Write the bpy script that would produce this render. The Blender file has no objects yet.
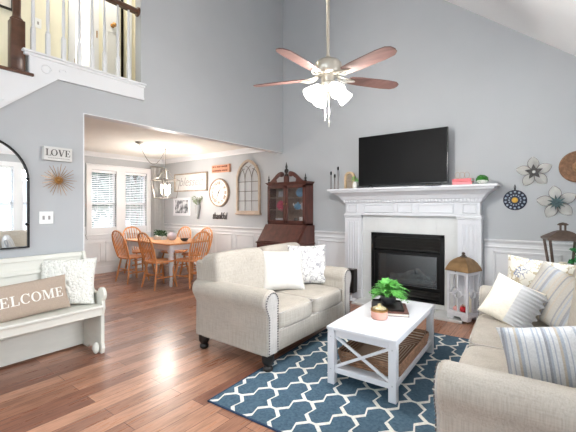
import bpy, bmesh, math, random
from mathutils import Vector, Matrix
random.seed(7)
R = math.radians
C = bpy.context.scene.collection
SC = bpy.context.scene

# ------------------------------------------------------------------ camera, world, big lights, exposure
cam_d = bpy.data.cameras.new('camera'); cam = bpy.data.objects.new('camera', cam_d); C.objects.link(cam)
cam_d.sensor_width = 36.0; cam_d.lens = 22.125; cam_d.shift_y = -9.0/576.0; cam_d.clip_start = 0.05
cam.location = (0, 0, 1.35); cam.rotation_euler = (R(90), 0, R(37.1))
SC.camera = cam
SC.view_settings.view_transform = 'Standard'; SC.view_settings.look = 'None'
SC.view_settings.gamma = 1.0; SC.view_settings.use_curve_mapping = False
SC.view_settings.exposure = -0.20

w = bpy.data.worlds.new('world'); SC.world = w; w.use_nodes = True
bg = w.node_tree.nodes['Background']; bg.inputs[0].default_value = (0.84, 0.92, 1.0, 1); bg.inputs[1].default_value = 1.5

def area_light(name, loc, rot, sx, sy, power, color=(1, 1, 1), portal=False):
    d = bpy.data.lights.new(name, 'AREA'); d.shape = 'RECTANGLE'; d.size = sx; d.size_y = sy
    d.energy = power; d.color = color
    o = bpy.data.objects.new(name, d); C.objects.link(o); o.location = loc; o.rotation_euler = rot
    if portal: d.cycles.is_portal = True
    return o
# added fill light at the invented window behind the camera (outside the panes), facing +Y
area_light('fill_light_behind', (-1.45, -1.98, 2.05), (R(90), 0, 0), 3.9, 3.3, 95, (0.90, 0.97, 1.0))
# daylight through the right-hand double window, facing -X
area_light('daylight_right', (2.5, 2.36, 2.75), (0, R(46), 0), 2.0, 3.0, 1700, (0.88, 0.94, 1.0))
# added fill light at an invented opening left of the camera, facing +X
area_light('fill_light_left', (-4.02, -0.95, 1.0), (0, R(-90), 0), 1.6, 1.2, 95, (0.92, 0.97, 1.0))
# daylight at the dining window, facing +X (portal for the sky)
area_light('daylight_dining', (-7.62, 3.85, 1.45), (0, R(-90), 0), 1.35, 1.3, 1, (1, 1, 1), portal=True)

# open sky high outside the dining window, facing in and down
area_light('daylight_dining_sky', (-9.2, 3.85, 3.6), (0, R(-52), 0), 2.4, 3.0, 260, (0.94, 0.96, 1.0))
def point_light(name, loc, power, color, radius=0.05):
    d = bpy.data.lights.new(name, 'POINT'); d.energy = power; d.color = color; d.shadow_soft_size = radius
    o = bpy.data.objects.new(name, d); C.objects.link(o); o.location = loc
    return o

# ------------------------------------------------------------------ materials
class NT:
    def __init__(s, m):
        m.use_nodes = True; s.t = m.node_tree; s.b = s.t.nodes['Principled BSDF']
    def n(s, typ, **kw):
        x = s.t.nodes.new(typ)
        for k, v in kw.items(): setattr(x, k, v)
        return x
    def link(s, a, b): s.t.links.new(a, b)
    def put(s, sock, v):
        if hasattr(v, 'is_output') or isinstance(v, bpy.types.NodeSocket): s.link(v, sock)
        else: sock.default_value = v
    def math(s, op, a, b=None, c=None):
        x = s.n('ShaderNodeMath', operation=op); s.put(x.inputs[0], a)
        if b is not None: s.put(x.inputs[1], b)
        if c is not None: s.put(x.inputs[2], c)
        return x.outputs[0]
    def coord(s, scale=(1, 1, 1), kind='Object', rot=(0, 0, 0)):
        tc = s.n('ShaderNodeTexCoord'); mp = s.n('ShaderNodeMapping')
        mp.inputs['Scale'].default_value = scale; mp.inputs['Rotation'].default_value = rot
        s.link(tc.outputs[kind], mp.inputs[0]); return mp.outputs[0]
    def noise(s, vec, scale, detail=4, rough=0.5):
        x = s.n('ShaderNodeTexNoise'); s.link(vec, x.inputs['Vector'])
        x.inputs['Scale'].default_value = scale; x.inputs['Detail'].default_value = detail; x.inputs['Roughness'].default_value = rough
        return x.outputs['Fac']
    def mix(s, f, a, b):
        x = s.n('ShaderNodeMix', data_type='RGBA'); s.put(x.inputs[0], f)
        s.put(x.inputs[6], a if not isinstance(a, tuple) else col4(a)); s.put(x.inputs[7], b if not isinstance(b, tuple) else col4(b))
        return x.outputs[2]
    def ramp(s, f, stops, interp='LINEAR'):
        x = s.n('ShaderNodeValToRGB'); s.link(f, x.inputs[0]); x.color_ramp.interpolation = interp
        e = x.color_ramp.elements
        while len(e) < len(stops): e.new(0.5)
        for k, (p, c) in enumerate(stops): e[k].position = p; e[k].color = col4(c)
        return x.outputs[0]
    def bump(s, h, strength=0.2, dist=0.01):
        x = s.n('ShaderNodeBump'); x.inputs['Strength'].default_value = strength; x.inputs['Distance'].default_value = dist
        s.link(h, x.inputs['Height']); s.link(x.outputs[0], s.b.inputs['Normal'])
def lin(c): return tuple((v/12.92 if v <= 0.04045 else ((v+0.055)/1.055)**2.4) for v in c)
def col4(c): return (c[0], c[1], c[2], 1.0)
def rgb(r, g, b): return lin((r/255.0, g/255.0, b/255.0))
MATS = {}
def base(name, c, rough=0.5, metal=0.0, **kw):
    m = bpy.data.materials.new(name); t = NT(m)
    t.b.inputs['Base Color'].default_value = col4(c); t.b.inputs['Roughness'].default_value = rough; t.b.inputs['Metallic'].default_value = metal
    for k, v in kw.items(): t.b.inputs[k.replace('_', ' ')].default_value = v
    MATS[name] = m; return m, t
def plain(name, c, rough=0.5, metal=0.0, var=0.06, scale=18, bump=0.0, stretch=(1, 1, 1), bscale=None, **kw):
    m, t = base(name, c, rough, metal, **kw)
    v = t.coord(stretch); f = t.noise(v, scale)
    lo = tuple(max(0, x*(1-var)) for x in c); hi = tuple(min(1, x*(1+var)) for x in c)
    t.link(t.ramp(f, [(0.3, lo), (0.7, hi)]), t.b.inputs['Base Color'])
    if bump: t.bump(t.noise(v, bscale or scale*4), bump, 0.004)
    return m
plain('wall_paint', rgb(180, 182, 184), 0.85, var=0.015, scale=3)
plain('white_paint', rgb(226, 226, 227), 0.45, var=0.012, scale=4)
plain('ceiling_paint', rgb(238, 238, 238), 0.9, var=0.01, scale=3)
plain('dining_ceiling_paint', rgb(238, 234, 226), 0.9, var=0.02, scale=3)
plain('hall_paint', rgb(232, 226, 204), 0.85, var=0.02, scale=3)
plain('white_wood', rgb(212, 212, 215), 0.35, var=0.015, scale=8)
plain('bench_white', rgb(216, 214, 204), 0.5, var=0.03, scale=6, stretch=(1, 1, 4))
plain('blind_white', rgb(240, 241, 243), 0.6, var=0.01)
plain('tile_white', rgb(208, 208, 206), 0.25, var=0.03, scale=6)
plain('black_metal', rgb(26, 25, 25), 0.45, 0.6, var=0.1)
plain('black_gloss', rgb(12, 12, 13), 0.2, var=0.05)
plain('screen_black', rgb(16, 16, 17), 0.5, var=0.02, scale=2, Specular_IOR_Level=0.12)
plain('louvre_black', rgb(52, 50, 48), 0.35, var=0.05)
plain('black_wood', rgb(28, 22, 19), 0.35, var=0.2, stretch=(1, 1, 8))
plain('dark_bronze', rgb(98, 82, 72), 0.5, 0.5, var=0.2)
plain('old_copper', rgb(146, 116, 82), 0.4, 0.75, var=0.25, scale=9)
plain('brass', rgb(168, 126, 76), 0.35, 0.85, var=0.15)
plain('nickel', rgb(200, 194, 182), 0.28, 0.85, var=0.05)
plain('chandelier_metal', rgb(124, 118, 110), 0.45, 0.6, var=0.08)
plain('grey_metal', rgb(170, 172, 172), 0.45, 0.3, var=0.1)
plain('plastic_white', rgb(238, 238, 235), 0.4, var=0.01)
plain('oak_orange', rgb(214, 146, 92), 0.38, var=0.28, scale=6, stretch=(6, 6, 1))
plain('oak_table', rgb(200, 146, 100), 0.35, var=0.25, scale=5, stretch=(1, 8, 8))
plain('mahogany', rgb(84, 46, 38), 0.45, var=0.30, scale=5, stretch=(3, 3, 1))
plain('mahogany_inside', rgb(150, 122, 108), 0.5, var=0.2, scale=5)
plain('rail_wood', rgb(84, 54, 38), 0.3, var=0.35, scale=7, stretch=(6, 1, 2))
plain('fan_blade_wood', rgb(106, 78, 72), 0.5, var=0.22, scale=5, stretch=(1, 7, 7))
def make_linen(name, c):
    m, t = base(name, c, 0.92)
    a = t.noise(t.coord((1, 1, .06)), 150, 3, .6); b_ = t.noise(t.coord((.06, .06, 1)), 170, 3, .6); big = t.noise(t.coord(), 5, 2)
    f = t.math('ADD', t.math('MULTIPLY', a, .5), t.math('ADD', t.math('MULTIPLY', b_, .3), t.math('MULTIPLY', big, .2)))
    t.link(t.ramp(f, [(0.36, tuple(x*.82 for x in c)), (0.5, c), (0.64, tuple(min(1, x*1.14) for x in c))]), t.b.inputs['Base Color'])
    t.bump(f, 0.3, 0.003)
make_linen('linen', rgb(174, 166, 155)); make_linen('linen_panel', rgb(184, 178, 172))
plain('nail_metal', rgb(110, 105, 105), 0.3, 0.9)
plain('burlap', rgb(176, 158, 142), 0.95, var=0.10, scale=160, bump=0.35, bscale=380)
plain('letter_white', rgb(238, 234, 226), 0.8, var=0.02)
plain('nubby_cream', rgb(228, 226, 218), 0.95, var=0.10, scale=60, bump=0.8, bscale=90)
plain('lace_cream', rgb(240, 232, 216), 0.9, var=0.05, scale=40, bump=0.5, bscale=80)
plain('satin_white', rgb(238, 238, 240), 0.6, var=0.02)
plain('cream_cotton', rgb(208, 204, 198), 0.9, var=0.03, scale=30, bump=0.3, bscale=60)
plain('leaf_green', rgb(96, 170, 76), 0.5, var=0.35, scale=30)
plain('leaf_dark', rgb(46, 74, 40), 0.6, var=0.35, scale=30)
plain('leaf_ivy', rgb(40, 120, 62), 0.5, var=0.35, scale=40)
plain('leaf_topiary', rgb(48, 128, 36), 0.6, var=0.4, scale=60)
plain('leaf_sage', rgb(128, 138, 112), 0.7, var=0.3, scale=30)
plain('tree_leaf', rgb(130, 160, 150), 0.7, var=0.4, scale=4)
plain('bark', rgb(110, 90, 74), 0.9, var=0.3, scale=10)
plain('lawn_green', rgb(96, 112, 110), 0.9, var=0.2, scale=3)
plain('ceramic_white', rgb(236, 234, 228), 0.3, var=0.02)
plain('ceramic_lilac', rgb(196, 186, 194), 0.4, var=0.08)
plain('ceramic_dark', rgb(48, 48, 50), 0.4, var=0.1)
plain('pink_glass', rgb(214, 160, 144), 0.25, var=0.06)
plain('gold_lid', rgb(206, 190, 150), 0.35, 0.5, var=0.1)
plain('book_pink', rgb(228, 140, 144), 0.6, var=0.06)
plain('book_coral', rgb(222, 112, 118), 0.6, var=0.06)
plain('book_brown', rgb(96, 62, 54), 0.5, var=0.15)
plain('paper', rgb(232, 226, 214), 0.9, var=0.04, stretch=(1, 1, 30))
plain('sign_white', rgb(208, 206, 202), 0.7, var=0.02)
plain('sign_orange', rgb(206, 150, 122), 0.7, var=0.12)
plain('ink_grey', rgb(158, 154, 152), 0.8)
plain('ink_dark', rgb(84, 78, 76), 0.7)
plain('ink_brown', rgb(124, 74, 54), 0.8)
plain('pale_frame', rgb(178, 160, 142), 0.6, var=0.15, scale=9)
plain('muntin_grey', rgb(120, 114, 108), 0.5)
plain('frame_wood', rgb(156, 142, 126), 0.6, var=0.25, scale=9)
plain('clock_rim', rgb(166, 144, 124), 0.5, var=0.2)
plain('clock_face', rgb(240, 232, 220), 0.6, var=0.03)
plain('clock_ink', rgb(140, 116, 98), 0.7)
plain('whitewash', rgb(240, 238, 233), 0.7, var=0.06, scale=14)
plain('weathered_wood', rgb(196, 170, 136), 0.75, var=0.2, scale=12)
plain('star_dark', rgb(70, 66, 64), 0.6, 0.3, var=0.3)
plain('star_teal', rgb(70, 90, 92), 0.6, 0.3, var=0.4)
plain('enamel_navy', rgb(36, 42, 60), 0.4, var=0.2)
plain('enamel_blue', rgb(160, 172, 186), 0.35, var=0.2)
plain('gold_centre', rgb(214, 168, 70), 0.4, 0.3, var=0.1)
plain('straw_dark', rgb(138, 104, 80), 0.85, var=0.3, scale=30, bump=0.5, bscale=60)
plain('straw_mid', rgb(156, 118, 88), 0.85, var=0.3, scale=30)
plain('red_bauble', rgb(190, 34, 44), 0.25, var=0.1)
plain('pink_bauble', rgb(226, 166, 160), 0.4, var=0.1)
plain('candle_wax', rgb(240, 232, 210), 0.5)
plain('plate_pink', rgb(226, 90, 120), 0.3, var=0.15)
plain('plate_blue', rgb(90, 150, 190), 0.3, var=0.25, scale=30)
plain('cloth_mat', rgb(196, 190, 196), 0.9, var=0.1)
plain('log_grey', rgb(170, 160, 150), 0.9, var=0.35, scale=12, bump=0.6, bscale=30)
plain('firebox_dark', rgb(40, 38, 37), 0.8, var=0.2)
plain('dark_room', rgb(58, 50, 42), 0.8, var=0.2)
plain('curtain_white', rgb(236, 234, 232), 0.9, var=0.02)

def glass(name, c=(0.95, 0.98, 1.0), alpha=0.12, rough=0.03):
    m = bpy.data.materials.new(name); t = NT(m); MATS[name] = m
    tr = t.n('ShaderNodeBsdfTransparent'); gl = t.n('ShaderNodeBsdfGlossy'); gl.inputs['Roughness'].default_value = rough
    tr.inputs[0].default_value = col4(c)
    mx = t.n('ShaderNodeMixShader'); mx.inputs[0].default_value = alpha
    t.link(tr.outputs[0], mx.inputs[1]); t.link(gl.outputs[0], mx.inputs[2])
    t.link(mx.outputs[0], t.t.nodes['Material Output'].inputs[0]); return m
glass('window_glass', (0.98, 0.99, 1.0), 0.05)
glass('cabinet_glass', (0.92, 0.93, 0.93), 0.10)
glass('fire_glass', (0.66, 0.72, 0.76), 0.2, 0.3)
glass('lantern_glass', (0.96, 0.97, 0.97), 0.07)
def glow(name, c, strength):
    m, t = base(name, (0.9, 0.9, 0.9), 0.4)
    t.b.inputs['Emission Color'].default_value = col4(c); t.b.inputs['Emission Strength'].default_value = strength
    return m
glow('lamp_shade_glow', (1.0, 0.95, 0.86), 5.0)
glow('bulb_glow', (1.0, 0.88, 0.7), 14.0)
base('mirror_silver', (0.93, 0.94, 0.94), 0.01, 1.0)

def make_floor():
    m, t = base('hardwood', (0.2, 0.1, 0.06), 0.22)
    v = t.coord((1, 1, 1), 'Object', (0, 0, R(90)))
    br = t.n('ShaderNodeTexBrick'); t.link(v, br.inputs['Vector'])
    br.offset = 0.37; br.inputs['Scale'].default_value = 1.0
    br.inputs['Brick Width'].default_value = 1.15; br.inputs['Row Height'].default_value = 0.127
    br.inputs['Mortar Size'].default_value = 0.0022; br.inputs['Mortar Smooth'].default_value = 0.1; br.inputs['Bias'].default_value = 0.0
    br.inputs['Color1'].default_value = col4(rgb(128, 84, 66)); br.inputs['Color2'].default_value = col4(rgb(186, 138, 112)); br.inputs['Mortar'].default_value = col4(rgb(84, 52, 40))
    g = t.noise(t.coord((14, 1.2, 1)), 2.6, 8, 0.65)
    gr = t.ramp(g, [(0.28, (0.45, 0.42, 0.40)), (0.52, (1, 1, 1)), (0.78, (1.35, 1.33, 1.3))])
    x = t.n('ShaderNodeMix', data_type='RGBA', blend_type='MULTIPLY'); x.inputs[0].default_value = 0.9
    t.link(br.outputs['Color'], x.inputs[6]); t.link(gr, x.inputs[7])
    t.link(x.outputs[2], t.b.inputs['Base Color'])
    rr = t.ramp(g, [(0.2, (0.34,)*3), (0.8, (0.24,)*3)]); t.link(rr, t.b.inputs['Roughness'])
    inv = t.math('SUBTRACT', 1.0, br.outputs['Fac']); t.bump(inv, 0.25, 0.002)
make_floor()
def make_rug():
    m, t = base('rug_trellis', (0.1, 0.2, 0.3), 0.95)
    tc = t.n('ShaderNodeTexCoord'); sp = t.n('ShaderNodeSeparateXYZ'); t.link(tc.outputs['Object'], sp.inputs[0])
    px, py = 0.305, 0.40
    a = t.math('MULTIPLY_ADD', sp.outputs[0], 1/px, 0.0); b = t.math('MULTIPLY_ADD', sp.outputs[1], 1/py, 0.0)
    u = t.math('ADD', t.math('ADD', a, b), 0.5); v = t.math('ADD', t.math('SUBTRACT', a, b), 0.5)
    def f(q):
        sw = t.math('SUBTRACT', t.math('FRACT', t.math('ADD', q, 0.5)), 0.5)
        k_ = t.math('MINIMUM', t.math('MULTIPLY', t.math('SUBTRACT', 0.5, t.math('ABSOLUTE', sw)), 1/0.075), 1.0)
        sn = t.math('MULTIPLY', t.math('SINE', t.math('MULTIPLY', q, 2*math.pi)), 2.4)
        sn = t.math('MAXIMUM', t.math('MINIMUM', sn, 1.0), -1.0)
        return t.math('ADD', t.math('MULTIPLY', sn, 0.07), t.math('MULTIPLY', t.math('MULTIPLY', sw, k_), 0.13))
    def d(p, q):
        k = t.math('SUBTRACT', p, f(q)); fr = t.math('FRACT', k)
        return t.math('ABSOLUTE', t.math('SUBTRACT', fr, 0.5))
    dist = t.math('MAXIMUM', d(u, v), d(v, u))
    line = t.math('GREATER_THAN', dist, 0.448)
    n = t.noise(tc.outputs['Object'], 60, 3)
    blue = t.ramp(n, [(0.3, rgb(54, 80, 98)), (0.7, rgb(78, 104, 121))]); cream = t.ramp(n, [(0.3, rgb(214, 212, 204)), (0.7, rgb(236, 234, 226))])
    t.link(t.mix(line, blue, cream), t.b.inputs['Base Color'])
    t.bump(t.noise(tc.outputs['Object'], 300, 2), 0.5, 0.004)
make_rug()
plain('rug_edge', rgb(36, 56, 84), 0.95, var=0.15, scale=80)
def make_stripes(name, stops, scale, axis=0, rough=0.9, warp=0.0):
    m, t = base(name, (0.7, 0.7, 0.7), rough)
    tc = t.n('ShaderNodeTexCoord'); sp = t.n('ShaderNodeSeparateXYZ'); t.link(tc.outputs['Object'], sp.inputs[0])
    x = t.math('FRACT', t.math('MULTIPLY_ADD', sp.outputs[axis], scale, 0.13))
    c = t.ramp(x, stops, 'CONSTANT')
    n = t.noise(tc.outputs['Object'], 140, 3)
    g = t.ramp(n, [(0.3, (0.88,)*3), (0.7, (1.05,)*3)])
    k = t.n('ShaderNodeMix', data_type='RGBA', blend_type='MULTIPLY'); k.inputs[0].default_value = 1.0
    t.link(c, k.inputs[6]); t.link(g, k.inputs[7]); t.link(k.outputs[2], t.b.inputs['Base Color'])
    t.bump(t.noise(tc.outputs['Object'], 300, 2), 0.3, 0.003)
W_, B_, G_, T_ = rgb(208, 207, 206), rgb(170, 175, 184), rgb(152, 152, 156), rgb(190, 178, 162)
make_stripes('ticking_blue', [(0, W_), (0.10, B_), (0.15, W_), (0.22, B_), (0.26, W_), (0.34, G_), (0.40, B_), (0.46, W_), (0.53, B_), (0.56, W_), (0.66, T_), (0.72, B_), (0.80, W_), (0.88, B_), (0.91, W_)], 6.5)
C_ = rgb(186, 181, 173)
make_stripes('ticking_tan', [(0, C_), (0.10, G_), (0.14, C_), (0.20, B_), (0.25, C_), (0.33, G_), (0.41, B_), (0.46, C_), (0.58, T_), (0.62, C_), (0.70, T_), (0.75, G_), (0.79, C_), (0.90, T_), (0.94, C_)], 4.4)
def make_floral(name, ground, ink, ink2, scale=26):
    m, t = base(name, ground, 0.9)
    v = t.coord()
    vo = t.n('ShaderNodeTexVoronoi', feature='DISTANCE_TO_EDGE'); t.link(v, vo.inputs['Vector']); vo.inputs['Scale'].default_value = scale
    n = t.noise(v, scale*0.6, 5); n2 = t.noise(v, scale*0.25, 2)
    rings = t.math('LESS_THAN', t.math('ABSOLUTE', t.math('SUBTRACT', n, 0.5)), 0.022)
    edge = t.math('LESS_THAN', vo.outputs['Distance'], 0.035)
    mask = t.math('GREATER_THAN', n2, 0.52)
    ink_f = t.math('MAXIMUM', rings, t.math('MULTIPLY', edge, mask))
    c2 = t.mix(t.math('GREATER_THAN', n2, 0.6), ink, ink2)
    t.link(t.mix(t.math('MULTIPLY', ink_f, 0.85), ground, c2), t.b.inputs['Base Color'])
make_floral('floral_print', rgb(212, 210, 206), rgb(140, 137, 142), rgb(104, 103, 112))
make_floral('floral_blue', rgb(222, 218, 208), rgb(176, 160, 128), rgb(96, 108, 142), 22)
def make_weave():
    m, t = base('tray_weave', (0.2, 0.12, 0.08), 0.8)
    tc = t.n('ShaderNodeTexCoord'); sp = t.n('ShaderNodeSeparateXYZ'); t.link(tc.outputs['Object'], sp.inputs[0])
    ax = t.math('DIVIDE', t.math('ABSOLUTE', sp.outputs[0]), 0.19); ay = t.math('DIVIDE', t.math('ABSOLUTE', sp.outputs[1]), 0.38)
    r = t.math('MAXIMUM', ax, ay)
    r = t.math('ADD', r, t.math('MULTIPLY', sp.outputs[2], 4.0))
    fr = t.math('FRACT', t.math('MULTIPLY', r, 9.0))
    c = t.ramp(fr, [(0, rgb(104, 72, 54)), (0.40, rgb(146, 108, 82)), (0.55, rgb(226, 216, 198)), (0.75, rgb(160, 122, 94))])
    n = t.noise(tc.outputs['Object'], 90, 3); g = t.ramp(n, [(0.3, (0.7,)*3), (0.7, (1.15,)*3)])
    k = t.n('ShaderNodeMix', data_type='RGBA', blend_type='MULTIPLY'); k.inputs[0].default_value = 1.0
    t.link(c, k.inputs[6]); t.link(g, k.inputs[7]); t.link(k.outputs[2], t.b.inputs['Base Color'])
    t.bump(fr, 0.6, 0.004)
make_weave()
def make_photo():
    m, t = base('photo_print', (0.4, 0.4, 0.4), 0.5)
    n = t.noise(t.coord(), 9, 5); t.link(t.ramp(n, [(0.38, rgb(72, 74, 78)), (0.5, rgb(136, 138, 142)), (0.6, rgb(206, 208, 210))]), t.b.inputs['Base Color'])
make_photo()

# ------------------------------------------------------------------ mesh helpers
def bm_new(): return bmesh.new()
def add(bm, verts, faces):
    vs = [bm.verts.new(v) for v in verts]
    for f in faces:
        try: bm.faces.new([vs[i] for i in f])
        except ValueError: pass
    return vs
def box(bm, x0, x1, y0, y1, z0, z1, M=None):
    p = [(x0, y0, z0), (x1, y0, z0), (x1, y1, z0), (x0, y1, z0), (x0, y0, z1), (x1, y0, z1), (x1, y1, z1), (x0, y1, z1)]
    if M: p = [M @ Vector(q) for q in p]
    add(bm, p, [(0, 3, 2, 1), (4, 5, 6, 7), (0, 1, 5, 4), (1, 2, 6, 5), (2, 3, 7, 6), (3, 0, 4, 7)])
    return bm
def rbox(bm, x0, x1, y0, y1, z0, z1, r=0.01, seg=2, M=None):
    t = bmesh.new(); box(t, x0, x1, y0, y1, z0, z1)
    bmesh.ops.bevel(t, geom=list(t.edges), offset=r, segments=seg, profile=0.5, affect='EDGES')
    merge(bm, t, M); return bm
def merge(bm, t, M=None):
    t.verts.index_update()
    vs = [bm.verts.new((M @ v.co) if M else v.co) for v in t.verts]
    for f in t.faces:
        try: bm.faces.new([vs[v.index] for v in f.verts])
        except ValueError: pass
    t.free()
def frame_of(d):
    d = d.normalized(); a = Vector((0, 0, 1)) if abs(d.z) < 0.95 else Vector((1, 0, 0))
    u = d.cross(a).normalized(); return u, d.cross(u).normalized()
def tube(bm, pts, r, seg=8, closed=False):
    pts = [Vector(p) for p in pts]; n = len(pts); rings = []
    rs = r if isinstance(r, (list, tuple)) else [r]*n
    u = None
    for i, p in enumerate(pts):
        if closed: d = pts[(i+1) % n]-pts[i-1]
        else: d = pts[min(i+1, n-1)]-pts[max(i-1, 0)]
        d = d.normalized()
        if u is None: u, v = frame_of(d)
        else:
            u = (u - d*u.dot(d)).normalized(); v = d.cross(u)
        rings.append([bm.verts.new(p + (u*math.cos(2*math.pi*k/seg)+v*math.sin(2*math.pi*k/seg))*rs[i]) for k in range(seg)])
    for i in range(n if closed else n-1):
        a, b = rings[i], rings[(i+1) % n]
        for k in range(seg): bm.faces.new((a[k], a[(k+1) % seg], b[(k+1) % seg], b[k]))
    if not closed:
        bm.faces.new(rings[0][::-1]); bm.faces.new(rings[-1])
    return bm
def lathe(bm, prof, seg=20, M=None):
    rings = []
    for (r, z) in prof:
        r = max(r, 0.0004)
        ring = []
        for k in range(seg):
            q = Vector((r*math.cos(2*math.pi*k/seg), r*math.sin(2*math.pi*k/seg), z))
            ring.append(bm.verts.new(M @ q if M else q))
        rings.append(ring)
    for i in range(len(rings)-1):
        a, b = rings[i], rings[i+1]
        for k in range(seg): bm.faces.new((a[k], a[(k+1) % seg], b[(k+1) % seg], b[k]))
    bm.faces.new(rings[0][::-1]); bm.faces.new(rings[-1])
    return bm
def ball(bm, c, r, seg=12, sc=(1, 1, 1)):
    t = bmesh.new(); bmesh.ops.create_uvsphere(t, u_segments=seg, v_segments=max(6, seg//2+2), radius=r)
    merge(bm, t, Matrix.Translation(c) @ Matrix.Diagonal((sc[0], sc[1], sc[2], 1))); return bm
def prism(bm, poly, a0, a1, axis='y'):
    """poly = 2D outline; axis the extrusion axis. 'y': (x,z); 'x': (y,z); 'z': (x,y)"""
    def P(q, a): return {'y': (q[0], a, q[1]), 'x': (a, q[0], q[1]), 'z': (q[0], q[1], a)}[axis]
    n = len(poly); vs = [P(q, a0) for q in poly]+[P(q, a1) for q in poly]
    add(bm, vs, [tuple(range(n))[::-1], tuple(range(n, 2*n))]+[(i, (i+1) % n, n+(i+1) % n, n+i) for i in range(n)])
    return bm
def obj(name, bm, m, parent=None, smooth=False, bevel=0.0, loc=None, rot=None, subsurf=0):
    bmesh.ops.recalc_face_normals(bm, faces=list(bm.faces))
    me = bpy.data.meshes.new(name); bm.to_mesh(me); bm.free()
    if smooth:
        for p in me.polygons: p.use_smooth = True
    o = bpy.data.objects.new(name, me); C.objects.link(o)
    me.materials.append(MATS[m])
    if parent: o.parent = parent
    if loc: o.location = loc
    if rot: o.rotation_euler = rot
    if bevel:
        b = o.modifiers.new('bevel', 'BEVEL'); b.width = bevel; b.segments = 2; b.limit_method = 'ANGLE'; b.angle_limit = R(40)
    if subsurf:
        s_ = o.modifiers.new('sub', 'SUBSURF'); s_.levels = subsurf; s_.render_levels = subsurf
    if smooth and not subsurf: me.set_sharp_from_angle(angle=R(50))
    return o
def thing(name, label, cat, loc=(0, 0, 0), rot=(0, 0, 0), group=None):
    o = bpy.data.objects.new(name, None); C.objects.link(o)
    o.location = loc; o.rotation_euler = rot if isinstance(rot, (tuple, list)) else (0, 0, rot)
    o.empty_display_size = 0.1
    o['label'] = label; o['category'] = cat
    if group: o['group'] = group
    return o
def tag(o, label, cat, group=None):
    o['label'] = label; o['category'] = cat
    if group: o['group'] = group
    return o
def struct(name, bm, m, parent=None, **kw):
    o = obj(name, bm, m, parent, **kw)
    if not parent: o['kind'] = 'structure'
    return o
def struct_empty(name, loc=(0, 0, 0)):
    o = bpy.data.objects.new(name, None); C.objects.link(o); o.location = loc; o['kind'] = 'structure'; return o
def kids(o): return [c for c in C.objects if c.parent == o]
def dup(root, loc, rot, label, group=None):
    r = root.copy(); C.objects.link(r); r.location = loc; r.rotation_euler = rot; r['label'] = label
    if group: r['group'] = group
    for ch in kids(root):
        c = ch.copy(); C.objects.link(c); c.parent = r
        for g in kids(ch):
            d = g.copy(); C.objects.link(d); d.parent = c
    return r
def text_mesh(name, body, size, m, parent, loc, rot, extrude=0.002, shear=0.0, sx=1.0, bold=0.0, align='CENTER'):
    cu = bpy.data.curves.new(name, 'FONT'); cu.body = body; cu.size = size; cu.extrude = extrude; cu.shear = shear
    cu.align_x = align; cu.align_y = 'CENTER'; cu.offset = bold
    t = bpy.data.objects.new(name, cu); C.objects.link(t)
    me = bpy.data.meshes.new_from_object(t); bpy.data.objects.remove(t)
    me.name = name; me.materials.clear(); me.materials.append(MATS[m])
    o = bpy.data.objects.new(name, me); C.objects.link(o); o.parent = parent; o.location = loc; o.rotation_euler = rot; o.scale = (sx, 1, 1)
    return o
# serif capitals drawn as polygons in a unit-high box: list of (polygons), width
def _q(x0, y0, x1, y1, w): return [(x0, y0), (x0+w, y0), (x1+w, y1), (x1, y1)]
def _r(x0, x1, y0, y1): return [(x0, y0), (x1, y0), (x1, y1), (x0, y1)]
def _ring(cx, cy, rx, ry, tx, ty, a0=0, a1=360, n=22):
    out = []
    for k in range(n):
        p, q = R(a0+(a1-a0)*k/n), R(a0+(a1-a0)*(k+1)/n)
        out.append([(cx+rx*math.cos(p), cy+ry*math.sin(p)), (cx+rx*math.cos(q), cy+ry*math.sin(q)),
                    (cx+(rx-tx)*math.cos(q), cy+(ry-ty)*math.sin(q)), (cx+(rx-tx)*math.cos(p), cy+(ry-ty)*math.sin(p))])
    return out
def glyph(ch):
    S = 0.17; h = 0.06
    if ch == 'L': return [_r(.1, .1+S, 0, 1), _r(0, .38, .94, 1), _r(0, .7, 0, h), [(.62, 0), (.7, 0), (.72, .3), (.66, .3)]], .74
    if ch == 'E': return [_r(.1, .1+S, 0, 1), _r(0, .68, .94, 1), _r(0, .7, 0, h), _r(.2, .52, .48, .54), _r(.47, .53, .38, .64),
                          [(.62, 0), (.7, 0), (.72, .3), (.66, .3)], [(.6, 1), (.68, 1), (.68, .74), (.63, .74)]], .76
    if ch == 'O': return _ring(.44, .5, .44, .51, .16, .06), .9
    if ch == 'C': return _ring(.44, .5, .44, .51, .16, .06, 42, 318)+[_r(.72, .78, .66, 1.0)], .82
    if ch == 'V': return [_q(.1, 1, .36, 0, .19)[::-1], _q(.78, 1, .43, 0, .07)[::-1], _r(0, .36, .94, 1), _r(.66, .96, .94, 1)], .96
    if ch == 'W': return [_q(.08, 1, .28, 0, .17)[::-1], _q(.55, 1, .33, 0, .07)[::-1], _q(.5, 1, .7, 0, .17)[::-1], _q(1.06, 1, .77, 0, .07)[::-1],
                          _r(0, .34, .94, 1), _r(.44, .74, .94, 1), _r(.94, 1.22, .94, 1)], 1.22
    if ch == 'M': return [_r(.1, .16, 0, 1), _q(.14, 1, .48, 0, .18)[::-1], _q(.88, 1, .5, 0, .07)[::-1], _r(.86, .86+S, 0, 1), _r(0, .26, 0, h), _r(.76, 1.13, 0, h),
                          _r(0, .3, .94, 1), _r(.86, 1.13, .94, 1)], 1.15
def serif_word(bm, word, size, depth=0.003, sx=1.0, gap=0.1):
    """letters in the local XZ plane facing -Y, centred"""
    gl = [glyph(c) for c in word]; tot = sum(g[1] for g in gl)+gap*(len(gl)-1); x = -tot/2
    for k, (polys, wd) in enumerate(gl):
        for j, p in enumerate(polys):
            prism(bm, [((x+a)*size*sx, (b-0.5)*size) for a, b in p], -depth-0.0001*j, 0.001, 'y')
        x += wd+gap
    return bm
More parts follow.
